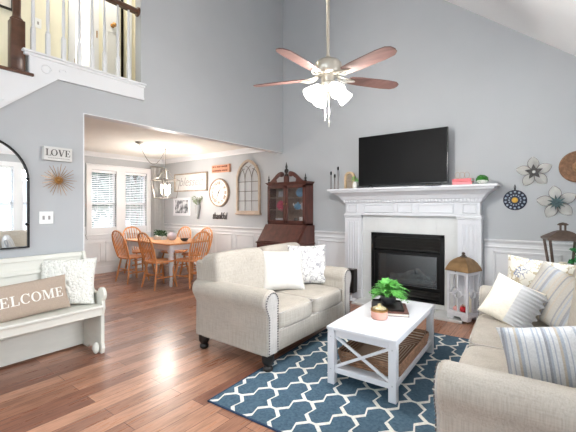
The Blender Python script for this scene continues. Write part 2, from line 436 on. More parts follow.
def leaf(bm, p, d, l, wd, droop=0.3):
    d = Vector(d).normalized(); u, v = frame_of(d); a = random.uniform(0, 6.28); u = (u*math.cos(a)+v*math.sin(a))
    p = Vector(p); n = d.cross(u)
    m = p+d*l*0.5; t = p+d*l+Vector((0, 0, -droop*l))
    add(bm, [p, m+u*wd+n*wd*0.3, t, m-u*wd+n*wd*0.3, m], [(0, 1, 4), (1, 2, 4), (0, 4, 3), (4, 2, 3)])
def leaf_ball(bm, c, r, n, l, wd, sc=(1, 1, 1), fill=0.55):
    for _ in range(n):
        d = Vector((random.gauss(0, 1), random.gauss(0, 1), random.gauss(0, 1))).normalized()
        k = r*random.uniform(fill, 1.0)
        leaf(bm, (c[0]+d.x*k*sc[0], c[1]+d.y*k*sc[1], c[2]+d.z*k*sc[2]), d+Vector((random.uniform(-.5, .5), random.uniform(-.5, .5), random.uniform(-.3, .5))), l*random.uniform(.7, 1.2), wd)
def fern(bm, c, n, length, spread=1.0, up=0.9, ll=0.022):
    for k in range(n):
        a = 2*math.pi*k/n*2.4+random.uniform(-.3, .3); e = random.uniform(0.35, 1.25); L = length*random.uniform(.65, 1.1)
        h = Vector((math.cos(a), math.sin(a), 0)); pts = []
        for s_ in range(9):
            t = s_/8
            pts.append(Vector(c)+h*(L*spread*math.cos(e)*t+0.25*L*t*t)+Vector((0, 0, up*L*math.sin(e)*t-0.65*L*t*t*t)))
        tube(bm, pts, 0.0013, 4)
        for s_ in range(1, 9):
            d = (pts[s_]-pts[s_-1]).normalized(); sd = d.cross(Vector((0, 0, 1)))
            if sd.length < .1: sd = Vector((1, 0, 0))
            sd.normalize(); wv = ll*math.sin(math.pi*(s_+0.6)/9.8)+0.004
            for q in (-1, 1):
                for sub in (0, .5):
                    p = pts[s_]*(1-sub)+pts[s_-1]*sub
                    t_ = p+sd*q*wv*1.5+d*wv*.7+Vector((0, 0, random.uniform(-.006, .004)))
                    add(bm, [p, p+d*wv*.55+sd*q*wv*.5, t_, p-d*wv*.1+sd*q*wv*.8], [(0, 1, 2, 3)])

# ------------------------------------------------------------------ the setting
YW, XL, XD, XR, YF = 4.88, -3.8, -7.38, 0.90, -1.80
CZ = lambda x: 4.03-0.808*(x+1.15)       # sloping ceiling
b = bm_new(); box(b, -7.6, 1.05, -1.95, 5.3, -0.1, 0); struct('floor', b, 'hardwood')
# back wall with the fireplace niche
b = bm_new()
box(b, -7.5, -2.06, YW, YW+0.14, 0, 5.6); box(b, -1.18, 1.05, YW, YW+0.14, 0, 5.6)
box(b, -2.06, -1.18, YW, YW+0.14, 0.97, 5.6); box(b, -2.06, -1.18, YW, YW+0.14, 0, 0.11)
struct('wall_back', b, 'wall_paint')
# left wall: solid part with the mirror, header over the dining opening, upper part beside the loft
b = bm_new()
prism(b, [(-0.3, 0), (1.602, 0), (1.602, 2.66), (1.40, 2.66), (0.39, 1.85), (-0.3, 1.85)], XL-0.12, XL, 'x')
box(b, XL-0.12, XL, YF, -1.6, 0, 1.85); box(b, XL-0.12, XL, -1.6, -.3, 1.8, 1.85); box(b, XL-0.12, XL, -1.6, -.3, 0, .15)  # out-of-view opening added to let the left fill light in
box(b, XL-0.12, XL, 1.602, YW, 2.30, 2.70); box(b, XL-0.12, XL, 2.225, YW, 2.70, 5.5); box(b, XL-0.12, XL, YF, 2.225, 5.0, 5.5)
struct('wall_left', b, 'wall_paint')
# right wall with two windows, front wall (behind the camera) with a large opening added for the fill light
b = bm_new()
wr = [(1.52, 2.28), (2.43, 3.19)]
box(b, XR, XR+0.12, YF, wr[0][0], 0, 2.6); box(b, XR, XR+0.12, wr[0][1], wr[1][0], 0, 2.6); box(b, XR, XR+0.12, wr[1][1], YW, 0, 2.6)
for y0, y1 in wr: box(b, XR, XR+0.12, y0, y1, 0, 0.78); box(b, XR, XR+0.12, y0, y1, 2.14, 2.6)
struct('wall_right', b, 'wall_paint')
b = bm_new()
box(b, -5.0, -3.5, YF-0.12, YF, 0, 5.6); box(b, 0.6, 1.02, YF-0.12, YF, 0, 5.6); box(b, -3.5, 0.6, YF-0.12, YF, 0, 0.35); box(b, -3.5, 0.6, YF-0.12, YF, 3.75, 5.6)
struct('wall_front', b, 'wall_paint')
# ceilings
b = bm_new(); prism(b, [(1.05, CZ(1.05)), (1.05, CZ(1.05)+.1), (-2.845, CZ(-2.845)+.1), (-5.0, CZ(-2.845)+.1), (-5.0, CZ(-2.845)), (-2.845, CZ(-2.845))], YF-0.12, YW+0.14, 'y')
struct('ceiling', b, 'ceiling_paint')
b = bm_new(); box(b, XD-0.12, XL-0.12, 0.78, YW, 2.45, 2.55); struct('ceiling_dining', b, 'dining_ceiling_paint')
# dining room walls
b = bm_new()
box(b, XD-0.12, XD, 0.78, 3.26, 0, 2.55); box(b, XD-0.12, XD, 4.45, YW, 0, 2.55); box(b, XD-0.12, XD, 3.26, 4.45, 0, 0.80); box(b, XD-0.12, XD, 3.26, 4.45, 2.10, 2.55); box(b, XD-0.12, XD, 3.76, 3.955, 0.8, 2.1)
struct('wall_dining_far', b, 'wall_paint')
b = bm_new(); box(b, XD-0.12, XL-0.12, 0.78, 0.90, 0, 2.55); struct('wall_dining_near', b, 'wall_paint')
# loft hall above
HX = -4.9
b = bm_new(); box(b, HX-0.2, XL-0.12, 1.17, 3.6, 2.60, 2.745); struct('floor_loft', b, 'hall_paint')
b = bm_new()
def hb(y0, y1, z0=2.56, z1=5.0): box(b, HX-0.1, HX, y0, y1, z0, z1)
hb(YF, 0.78, 1.7); hb(0.78, 1.966); hb(2.136, 2.566); hb(2.654, 3.7); hb(1.966, 2.136, 2.56, 2.745); hb(2.566, 2.654, 2.56, 2.745); hb(1.966, 2.136, 4.8); hb(2.566, 2.654, 4.8)
struct('wall_loft', b, 'hall_paint')
b = bm_new(); box(b, HX-0.1, XL-0.12, 3.6, 3.7, 2.7, 5.0); struct('wall_loft_end', b, 'hall_paint')
b = bm_new(); box(b, HX-0.1, XL, YF, 3.7, 5.0, 5.1); struct('ceiling_loft', b, 'ceiling_paint')
b = bm_new(); box(b, HX-2.2, HX-0.1, 1.3, 2.3, 2.6, 2.745); box(b, HX-2.3, HX-2.2, 1.3, 2.3, 2.6, 5.0); box(b, HX-2.2, HX-0.1, 1.2, 1.3, 2.6, 5.0); box(b, HX-2.2, HX-0.1, 2.3, 2.4, 2.6, 5.0); box(b, HX-2.3, HX-0.1, 1.2, 2.4, 5.0, 5.1)
struct('wall_loft_room', b, 'ceiling_paint')
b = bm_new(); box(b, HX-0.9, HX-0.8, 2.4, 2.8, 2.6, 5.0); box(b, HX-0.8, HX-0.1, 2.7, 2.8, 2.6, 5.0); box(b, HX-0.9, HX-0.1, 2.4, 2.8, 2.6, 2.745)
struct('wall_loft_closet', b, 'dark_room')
# loft doors: casings, a closed panel door, door leaf edge beside the lit doorway
d1 = struct_empty('door_1', (HX, 2.05, 2.745))
b = bm_new(); box(b, -0.02, 0.025, -0.165, -0.085, 0, 2.1); box(b, -0.1, 0.025, 0.085, 0.20, 0, 2.1); box(b, -0.02, 0.025, -0.165, 0.20, 2.05, 2.13); struct('door_casing', b, 'white_paint', d1)
b = bm_new(); box(b, 0.024, 0.030, 0.168, 0.182, 0.86, 0.95); struct('hinge', b, 'brass', d1)
b = bm_new(); box(b, 0.024, 0.030, -0.10, -0.09, 0.44, 0.49); struct('strike_plate', b, 'brass', d1)
d2 = struct_empty('door_2', (HX, 2.43, 2.745))
b = bm_new(); box(b, 0, 0.03, -0.10, 0.105, 0, 2.05); box(b, 0.03, 0.036, -0.07, -0.055, 0.15, 1.0); box(b, 0.03, 0.036, 0.055, 0.07, 0.15, 1.0); box(b, 0.03, 0.036, -0.07, 0.07, 0.13, 0.15); box(b, 0.03, 0.036, -0.07, 0.07, 1.0, 1.02); struct('door_leaf', b, 'white_paint', d2, bevel=0.003)
b = bm_new(); lathe(b, [(0.028, 0), (0.028, .008), (.012, .012), (.012, .035), (.026, .045), (.03, .06), (.02, .075), (0, .078)], 14, Matrix.Translation((0.03, 0.0, 1.1)) @ Matrix.Rotation(R(90), 4, 'Y')); struct('door_knob', b, 'brass', d2, smooth=True)
b = bm_new(); box(b, 0, 0.022, 0.225, 0.285, 0, 2.1); struct('door_casing', b, 'white_paint', d2)
# stairs: stringer, treads
st = struct_empty('stairs', (0, 0, 0))
out = [(2.25, 2.576), (2.25, 2.745), (1.14, 2.745)]
z, y = 2.53, 1.14
for k in range(3): out += [(y, z), (y-.25, z)]; y -= .25; z -= .2
out += [(y, z), (YF, z), (YF, z-.22), (0.36, z-.22+.0), (1.366, 2.563)]
b = bm_new(); prism(b, out, XL-0.01, XL+0.018, 'x'); struct('stringer', b, 'white_paint', st)
b = bm_new()
prism(b, [(1.085, 2.745), (2.27, 2.745), (2.27, 2.765), (1.085, 2.765)], XL-0.12, XL+0.045, 'x'); prism(b, [(1.10, 2.72), (2.262, 2.72), (2.262, 2.745), (1.10, 2.745)], XL-0.02, XL+0.032, 'x'); struct('landing_nosing', b, 'white_paint', st, bevel=0.006)
b = bm_new(); prism(b, [(1.366, 2.563), (2.25, 2.576), (2.25, 2.603), (1.36, 2.592), (0.30, 1.765), (0.32, 1.735)], XL+0.0, XL+0.028, 'x'); struct('bottom_bead', b, 'white_paint', st)
z, y = 2.53, 1.14
for k in range(4):
    b = bm_new(); box(b, -4.9, XL+0.04, y-.27 if k < 3 else YF, y+.03, z, z+.028); struct('tread', b, 'rail_wood', st, bevel=0.008)
    b = bm_new(); box(b, -4.9, XL-0.01, y, y+.02, z+.028, z+.215); struct('riser', b, 'white_paint', st)
    for (cy, cz) in ((y+0.03 if k == 0 else y-.17, z+.10 if k == 0 else z-.09),):
        b = bm_new(); tube(b, [(XL+0.019, cy+.10+.045*math.cos(q)*(1-.05*q), cz+.045*math.sin(q)*(1-.05*q)) for q in [i*.35 for i in range(19)]], 0.005, 6)
        tube(b, [(XL+0.019, cy+.24+.03*math.cos(q), cz+.02+.018*math.sin(q)) for q in [i*.35 for i in range(12)]], 0.004, 6); struct('scroll_bracket', b, 'white_paint', st, smooth=True)
    y -= .25; z -= .2

# trims -------------------------------------------------------------
def rail_y(name, x0, x1, yw, z0=0.915, z1=0.965):   # chair rail on the back wall (facing -Y)
    b = bm_new(); prism(b, [(yw, z0), (yw-.012, z0), (yw-.018, z0+.015), (yw-.032, z0+.03), (yw-.032, z1-.004), (yw, z1)], x0, x1, 'x'); return struct(name, b, 'white_paint')
def panels_y(b, x0, x1, yw, zb, zt, n, gap=0.09):
    wd = (x1-x0-gap*(n+1))/n
    for k in range(n):
        a = x0+gap+k*(wd+gap)
        for (p, q, r_, s_) in ((a, a+wd, zb, zb+.03), (a, a+wd, zt-.03, zt), (a, a+.03, zb, zt), (a+wd-.03, a+wd, zb, zt)):
            rbox(b, p, q, yw-.016, yw+.001, r_, s_, 0.006, 1)
# wainscot skin: white below rail
rail_y('trim_1', -7.38, -2.44, YW); rail_y('trim_2', -0.69, XR, YW)
b = bm_new(); box(b, XD, -2.44, YW-.008, YW, 0, .93); panels_y(b, XD, -3.8, YW-.008, .22, .83, 6); panels_y(b, -3.8, -2.45, YW-.008, .22, .83, 2); rbox(b, XD, -2.44, YW-.022, YW, .865, .885, .004, 1); struct('trim_3', b, 'white_paint')
b = bm_new(); box(b, -.69, XR, YW-.008, YW, 0, .93); panels_y(b, -.69, XR, YW-.008, .22, .83, 2); rbox(b, -.69, XR, YW-.022, YW, .865, .885, .004, 1); struct('trim_4', b, 'white_paint')
b = bm_new(); box(b, XD, -2.44, YW-.022, YW, 0, .14); box(b, XD, -2.44, YW-.03, YW, 0, .02); struct('baseboard_back', b, 'white_paint', bevel=.004)
b = bm_new(); box(b, -.69, XR, YW-.022, YW, 0, .14); struct('baseboard_right_of_hearth', b, 'white_paint', bevel=.004)
# dining window wall wainscot + crown
b = bm_new(); box(b, XD, XD+.008, .9, YW, 0, .93); box(b, XD, XD+.03, .9, 3.15, .915, .965); box(b, XD, XD+.03, 4.56, YW, .915, .965)
for k in range(6):
    a = .98+k*.64
    zt_ = .83 if not 2.9 < a+.3 < 4.5 else .64
    for (p, q, r_, s_) in ((a, a+.56, .22, .25), (a, a+.56, zt_-.03, zt_), (a, a+.03, .22, zt_), (a+.53, a+.56, .22, zt_)): box(b, XD, XD+.022, p, q, r_, s_)
struct('trim_5', b, 'white_paint')
b = bm_new(); box(b, XD, XD+.022, .9, YW, 0, .14); struct('baseboard_dining', b, 'white_paint', bevel=.004)
b = bm_new()
prism(b, [(YW, 2.36), (YW-.02, 2.36), (YW-.03, 2.385), (YW-.075, 2.43), (YW-.09, 2.45), (YW, 2.45)], XD, XL-.12, 'x')
prism(b, [(XD, 2.36), (XD+.02, 2.36), (XD+.03, 2.385), (XD+.075, 2.43), (XD+.09, 2.45), (XD, 2.45)], .9, YW, 'y')
struct('trim_6', b, 'white_paint')
# casing of the opening
b = bm_new(); box(b, XL-.12, XL, 1.602, 1.612, 0, 2.30); box(b, XL-.12, XL, 1.602, YW, 2.292, 2.30); struct('trim_7', b, 'white_paint')
b = bm_new(); box(b, XL, XL+.015, YF, 1.6, 0, .14); struct('baseboard_left', b, 'white_paint', bevel=.004)

# windows -----------------------------------------------------------
def blind(parent, axis_x, y0, y1, z0, z1, tilt, pitch=0.043, wd=0.045, inward=1):
    b = bm_new(); z = z1-.05
    while z > z0+.03:
        M = Matrix.Translation((axis_x, (y0+y1)/2, z)) @ Matrix.Rotation(tilt*inward, 4, 'Y')
        box(b, -wd/2, wd/2, -(y1-y0)/2, (y1-y0)/2, -.0014, .0014, M); z -= pitch
    box(b, axis_x-.025, axis_x+.025, y0, y1, z1-.05, z1-.005); box(b, axis_x-.022, axis_x+.022, y0, y1, z0+.004, z0+.022)
    for yy in (y0+.12, y1-.12): box(b, axis_x-.001, axis_x+.001, yy-.004, yy+.004, z0+.01, z1-.03)
    return struct('window_blind', b, 'blind_white', parent)
def window_x(name, x, y0, y1, z0, z1, inward, casing=True):
    w_ = struct_empty(name, (0, 0, 0)); s_ = -inward
    xs = lambda a, c: (min(x+s_*a, x+s_*c), max(x+s_*a, x+s_*c))
    b = bm_new(); a, c = xs(.05, .10)
    zm = (z0+z1)/2-.02
    for (p, q, r_, t_) in ((y0, y0+.035, z0, z1), (y1-.035, y1, z0, z1), (y0, y1, z0, z0+.04), (y0, y1, z1-.04, z1), (y0, y1, zm-.02, zm+.02)): box(b, a, c, p, q, r_, t_)
    struct('window_sash', b, 'white_paint', w_)
    b = bm_new(); a, c = xs(.072, .076); box(b, a, c, y0+.03, y1-.03, z0+.03, z1-.03); struct('pane', b, 'window_glass', w_)
    return w_
w1 = window_x('window_1', XD, 3.26, 3.76, 0.80, 2.10, 1); blind(w1, XD-.022, 3.265, 3.755, .80, 2.10, R(24), .038, .046)
w2 = window_x('window_2', XD, 3.955, 4.45, 0.80, 2.10, 1); blind(w2, XD-.022, 3.96, 4.445, .80, 2.10, R(24), .038, .046)
b = bm_new()
box(b, XD, XD+.025, 3.16, 3.26, .72, 2.10); box(b, XD, XD+.025, 4.45, 4.55, .72, 2.10); box(b, XD, XD+.025, 3.76, 3.955, .80, 2.10); box(b, XD, XD+.025, 3.16, 4.55, 2.10, 2.19); box(b, XD, XD+.035, 3.14, 4.57, 2.19, 2.215)
box(b, XD, XD+.05, 3.14, 4.57, .775, .80); box(b, XD, XD+.022, 3.18, 4.53, .70, .775)
struct('trim_8', b, 'white_paint', bevel=.004)
for k, (y0, y1) in enumerate(wr):
    q = window_x('window_%d' % (k+3), XR, y0, y1, .78, 2.14, -1); blind(q, XR+.022, y0+.005, y1-.005, .78, 2.14, R(6), inward=-1)
b = bm_new()
for (p, q) in ((1.43, 1.52), (2.28, 2.43), (3.19, 3.28)): box(b, XR-.022, XR, p, q, .70, 2.14)
box(b, XR-.022, XR, 1.43, 3.28, 2.14, 2.23); box(b, XR-.045, XR, 1.41, 3.30, .755, .78); struct('trim_9', b, 'white_paint')
wf = struct_empty('window_5')  # unseen window, added to frame the fill light behind the camera
b = bm_new()
for xx in (-3.5, -2.15, -.79, .54): box(b, xx, xx+.06, YF-.1, YF-.04, .35, 3.75)
for zz in (.35, 2.15, 3.69): box(b, -3.5, .6, YF-.1, YF-.04, zz, zz+.06)
struct('window_sash', b, 'white_paint', wf)
b = bm_new(); box(b, -3.5, .6, YF-.072, YF-.068, .35, 3.75); struct('pane', b, 'window_glass', wf)

wq = struct_empty('window_6')  # unseen window, added to frame the fill light on the left
b = bm_new()
for yy in (-1.6, -.99, -.36): box(b, XL-.1, XL-.04, yy, yy+.06, .15, 1.8)
for zz in (.15, .95, 1.74): box(b, XL-.1, XL-.04, -1.6, -.3, zz, zz+.06)
struct('window_sash', b, 'white_paint', wq)
b = bm_new(); box(b, XL-.072, XL-.068, -1.6, -.3, .15, 1.8); struct('pane', b, 'window_glass', wq)

# outside
b = bm_new(); box(b, -22, -7.6, -6, 16, -.6, -.5); struct('ground_outside', b, 'lawn_green')
for k, (x, y, h, rr, lab) in enumerate(((-11.0, 4.6, 3.4, 1.3, 'pale green tree outside the left pane of the dining window'), (-12.2, 6.9, 4.2, 1.6, 'taller leafy tree outside the right pane of the dining window'))):
    t = thing('tree', lab, 'tree', (x, y, -.5), 0, 'trees outside the dining window')
    b = bm_new(); tube(b, [(0, 0, 0), (.05, .02, h*.4), (0, 0, h*.75)], [.12, .09, .04], 8); obj('trunk', b, 'bark', t, smooth=True)
    b = bm_new()
    for c in range(7): leaf_ball(b, (random.uniform(-.7, .7), random.uniform(-.7, .7), h*random.uniform(.45, .9)), rr*.62, 150, .26, .09, fill=.2)
    obj('foliage', b, 'tree_leaf', t)

# ------------------------------------------------------------------ fireplace
def superbox(bm, sx, sy, sz, n=5.0, N=10, M=None, sag=0.0):
    t = bmesh.new(); bmesh.ops.create_cube(t, size=2.0)
    bmesh.ops.subdivide_edges(t, edges=list(t.edges), cuts=N-1, use_grid_fill=True)
    for v in t.verts:
        q = [math.copysign(math.sin(abs(c)*math.pi/2)**0.9, c) if abs(c) > 1e-6 else 0 for c in v.co]
        k = (abs(q[0])**n+abs(q[1])**n+abs(q[2])**n)**(1.0/n)
        v.co = Vector((q[0]/k*sx/2, q[1]/k*sy/2, q[2]/k*sz/2))
    merge(bm, t, M); return bm
def rect_loft(bm, prof, hx, y_back):
    """stack of rectangles: prof = [(out, z)], half width hx+out, front at -(d+out)"""
    rings = []
    for o, d, z in prof:
        rings.append([bm.verts.new(p) for p in ((-hx-o, y_back, z), (-hx-o, -d-o, z), (hx+o, -d-o, z), (hx+o, y_back, z))])
    for a, b_ in zip(rings, rings[1:]):
        for k in range(4): bm.faces.new((a[k], a[(k+1) % 4], b_[(k+1) % 4], b_[k]))
    bm.faces.new(rings[0][::-1]); bm.faces.new(rings[-1]); return bm
FX = -1.61
fp = thing('fireplace_mantel', 'tall white fireplace surround with dentil mantel shelf and fluted pilasters', 'fireplace', (FX, YW, 0))
b = bm_new(); rect_loft(b, [(0, .16, 1.235), (0, .16, 1.255), (-.012, .16, 1.26), (-.012, .16, 1.405), (0, .16, 1.41), (.006, .16, 1.42)], .905, -.0); obj('frieze', b, 'white_wood', fp)
b = bm_new()
for (x0, x1) in ((-.86, -.70), (-.60, -.16), (-.10, .10), (.16, .60), (.70, .86)):
    for (p, q, r_, s_) in ((x0, x1, 1.275, 1.290), (x0, x1, 1.375, 1.39), (x0, x0+.016, 1.275, 1.39), (x1-.016, x1, 1.275, 1.39)): rbox(b, p, q, -.163, -.146, r_, s_, .004, 1)
obj('frieze_panel_moulding', b, 'white_wood', fp)
b = bm_new(); n = 44
for k in range(n):
    x = -.90+1.80*k/(n-1); rbox(b, x-.012, x+.012, -.186, -.158, 1.418, 1.448, .003, 1)
obj('dentil_course', b, 'white_wood', fp)
b = bm_new(); rect_loft(b, [(.004, .165, 1.41), (.02, .165, 1.452), (.035, .165, 1.462), (.04, .165, 1.475), (.06, .165, 1.505), (.11, .165, 1.54), (.15, .165, 1.56), (.16, .165, 1.585)], .905, 0.0); obj('cornice', b, 'white_wood', fp)
b = bm_new(); rbox(b, -1.10, 1.10, -.345, 0, 1.585, 1.615, .008, 2); obj('mantel_shelf', b, 'white_wood', fp)
for s_ in (-1, 1):
    b = bm_new(); x0, x1 = sorted((s_*.645, s_*.905))
    box(b, x0, x1, -.14, 0, 0, 1.235)
    for k in range(5):
        x = x0+.05+k*.04; rbox(b, x-.011, x+.011, -.148, -.13, .22, 1.14, .006, 2)
    rbox(b, x0-.008, x1+.008, -.152, 0, 0, .15, .006, 1); rbox(b, x0-.008, x1+.008, -.155, 0, 1.195, 1.215, .005, 1); rbox(b, x0-.012, x1+.012, -.163, 0, 1.215, 1.24, .006, 1)
    obj('pilaster', b, 'white_wood', fp)
b = bm_new()
ix0, ix1, iz0, iz1 = -.505, .481, .10, .99
def tiles(x0, x1, z0, z1, nx, nz):
    for i in range(nx):
        for j in range(nz):
            g = .0016; w_, h_ = (x1-x0)/nx, (z1-z0)/nz
            rbox(b, x0+i*w_+g, x0+(i+1)*w_-g, -.085, -.01, z0+j*h_+g, z0+(j+1)*h_-g, .002, 1)
tiles(-.645, ix0, .03, iz1, 1, 3); tiles(ix1, .645, .03, iz1, 1, 3); tiles(-.645, .645, iz1, 1.235, 5, 1); tiles(ix0, ix1, .03, iz0, 3, 1)
box(b, -.645, ix0, -.083, -.012, .03, iz1); box(b, ix1, .645, -.083, -.012, .03, iz1); box(b, -.645, .645, -.083, -.012, iz1, 1.235)
obj('tile_surround', b, 'tile_white', fp)
b = bm_new()
for i in range(4): rbox(b, -.66+i*.3525+.002, -.66+(i+1)*.3525-.002, -.42, 0.0, 0.0, .03, .003, 1)
obj('hearth', b, 'tile_white', fp)

gi = thing('gas_fireplace', 'black gas fireplace insert with louvres, glass front and grey logs', 'fireplace insert', (FX, YW, .10))
b = bm_new(); h = .89
for (p, q, r_, s_) in ((ix0, ix0+.05, 0, h), (ix1-.05, ix1, 0, h), (ix0, ix1, h-.045, h), (ix0, ix1, 0, .02), (ix0+.05, ix1-.05, .60, .645), (ix0+.05, ix1-.05, .165, .19)): rbox(b, p, q, -.105, .0, r_, s_, .004, 1)
for (p, q) in ((ix0+.05, ix0+.095), (ix1-.095, ix1-.05)): rbox(b, p, q, -.092, -.03, .17, .62, .004, 1)
obj('frame', b, 'black_metal', gi)
for nm, zs in (('upper_louvre', (.67, .71, .75, .79)), ('lower_louvre', (.045, .085, .125))):
    b = bm_new()
    for z in zs: box(b, ix0+.05, ix1-.05, -.03, .03, -.002, .002, Matrix.Translation((0, -.06, z+.017)) @ Matrix.Rotation(R(32), 4, 'X'))
    box(b, ix0+.05, ix1-.05, -.018, -.014, zs[0]-.02, zs[-1]+.05)
    obj(nm, b, 'louvre_black', gi)
b = bm_new(); box(b, ix0+.09, ix1-.09, -.066, -.062, .185, .605); obj('glass_front', b, 'fire_glass', gi)
b = bm_new(); x0, x1 = -.44, .42
box(b, x0, x1, .30, .31, .03, .86); box(b, x0-.01, x0, .0, .31, .03, .86); box(b, x1, x1+.01, .0, .31, .03, .86); box(b, x0, x1, -.05, .31, .10, .17); box(b, x0, x1, 0.0, .31, .85, .86); obj('firebox', b, 'firebox_dark', gi)
for (p, q, r_) in (((-.28, .06, .22), (.10, .02, .21), .04), ((-.05, .0, .215), (.30, .08, .22), .042), ((-.22, .16, .25), (.24, .17, .26), .045), ((-.15, .05, .28), (.02, .15, .35), .03), ((.22, .04, .27), (.06, .16, .37), .03), ((-.30, .12, .28), (-.12, .03, .26), .03)):
    b = bm_new(); p, q = Vector(p), Vector(q); pts = [p.lerp(q, t/6)+Vector((0, random.uniform(-.008, .008), random.uniform(-.008, .008))) for t in range(7)]
    tube(b, pts, [r_*random.uniform(.85, 1.1) for _ in pts], 9); obj('log', b, 'log_grey', gi, smooth=True)

# television and mantel things (mantel top z = 1.615)
MZ = 1.615
tv = thing('television', 'large black flat screen television standing on the mantel', 'television', (-1.667, 4.70, MZ))
b = bm_new(); rbox(b, -.603, .603, -.012, .028, .035, .735, .006, 2); rbox(b, -.40, .40, .02, .06, .06, .45, .02, 2); obj('housing', b, 'black_gloss', tv)
b = bm_new(); box(b, -.594, .594, -.0135, -.011, .052, .728); obj('screen', b, 'screen_black', tv)
for s_ in (-1, 1):
    b = bm_new(); tube(b, [(s_*.42, -.10, .006), (s_*.42, 0, .04), (s_*.42, .10, .006)], .007, 8); obj('foot', b, 'black_gloss', tv, smooth=True)
t = thing('media_box', 'flat black streaming box on the mantel under the screen\'s right corner', 'set-top box', (-1.20, 4.53, MZ))
b = bm_new(); rbox(b, -.09, .09, -.045, .045, 0, .022, .005, 2); obj('case', b, 'black_gloss', t)
for (x, h_, lab) in ((-2.686, .265, 'thin dark metal candlestick of middle height at the mantel\'s left end'), (-2.623, .22, 'shortest of three thin dark metal candlesticks on the mantel'), (-2.567, .33, 'tallest of three thin dark metal candlesticks on the mantel')):
    t = thing('candlestick', lab, 'candlestick', (x, 4.62, MZ), 0, 'candlesticks on the mantel')
    b = bm_new(); lathe(b, [(.028, 0), (.028, .004), (.008, .012), (.0045, .02)], 14); obj('base', b, 'dark_bronze', t, smooth=True)
    b = bm_new(); tube(b, [(0, 0, .015), (0, 0, h_-.05)], .0042, 8); obj('stem', b, 'dark_bronze', t, smooth=True)
    b = bm_new(); lathe(b, [(.004, h_-.055), (.011, h_-.045), (.014, h_-.02), (.012, h_-.01), (.013, h_)], 12); obj('cup', b, 'black_metal', t, smooth=True)
t = thing('wooden_arch', 'pale weathered wooden arch ornament on the mantel beside the candlesticks', 'ornament', (-2.395, 4.66, MZ))
b = bm_new(); outer = [(-.08, 0)]+[(-.08*math.cos(R(a)), .17+.08*math.sin(R(a))) for a in range(0, 181, 15)]+[(.08, 0)]
inner = [(.055, 0)]+[(.055*math.cos(R(a)), .165+.055*math.sin(R(a))) for a in range(0, 181, 15)]+[(-.055, 0)]
prism(b, outer+inner, -.025, .025, 'y'); obj('arch_frame', b, 'weathered_wood', t, bevel=.003)
b = bm_new(); box(b, -.056, .056, .012, .022, .0, .215); box(b, -.056, .056, -.02, .012, .11, .125); obj('back_panel', b, 'frame_wood', t)
t = thing('small_plant', 'small white vase of green sprigs on the mantel left of the television', 'plant', (-2.285, 4.60, MZ))
b = bm_new(); lathe(b, [(.022, 0), (.03, .02), (.03, .06), (.02, .085), (.022, .095)], 16); obj('vase', b, 'ceramic_white', t, smooth=True)
b = bm_new()
for k in range(7):
    a = k*.9; tip = Vector((.045*math.cos(a), .03*math.sin(a), .13+.02*(k % 3))); tube(b, [(0, 0, .08), tip*.6+Vector((0, 0, .04)), tip], .0015, 4)
    for q in range(4): leaf(b, tip*(.75+.08*q), (math.cos(a+q), math.sin(a+q), .5), .028, .009)
obj('sprigs', b, 'leaf_green', t)
for k, (z, dx, rz, m_, lab) in enumerate(((0, 0, 3, 'book_pink', 'lower pink book lying flat on the mantel'), (.036, .004, -4, 'book_coral', 'upper coral book of the flat pile on the mantel'))):
    t = thing('book', lab, 'book', (-.885+dx, 4.64, MZ+z), R(rz), 'books lying on the mantel')
    b = bm_new(); rbox(b, -.105, .105, -.075, .075, 0, .004, .001, 1); rbox(b, -.105, .105, -.075, .075, .030, .034, .001, 1); rbox(b, -.105, .105, -.075, -.070, 0, .034, .001, 1); obj('cover', b, m_, t)
    b = bm_new(); box(b, -.10, .10, -.069, .071, .004, .030); obj('pages', b, 'paper', t)
t = thing('wire_ornament', 'fine gold wire ornament on top of the pink books', 'ornament', (-.895, 4.64, MZ+.071))
b = bm_new()
for k in range(3): tube(b, [(-.05+.05*k+.028*math.cos(a/10*2*math.pi), .01*k, .045+.038*math.sin(a/10*2*math.pi)) for a in range(10)], .0016, 5, closed=True)
tube(b, [(-.07, 0, .003), (.07, .02, .003)], .003, 6); obj('wire', b, 'brass', t, smooth=True)
t = thing('topiary', 'round clipped green topiary in a white bowl at the mantel\'s right end', 'plant', (-.68, 4.62, MZ))
b = bm_new(); lathe(b, [(.025, 0), (.045, .012), (.058, .035), (.056, .045), (.05, .042)], 20); obj('bowl', b, 'ceramic_white', t, smooth=True)
b = bm_new(); ball(b, (0, 0, .055), .045, 14, (1, 1, .8)); leaf_ball(b, (0, 0, .055), .056, 420, .016, .006, (1, 1, .85), fill=.8); obj('foliage', b, 'leaf_topiary', t)

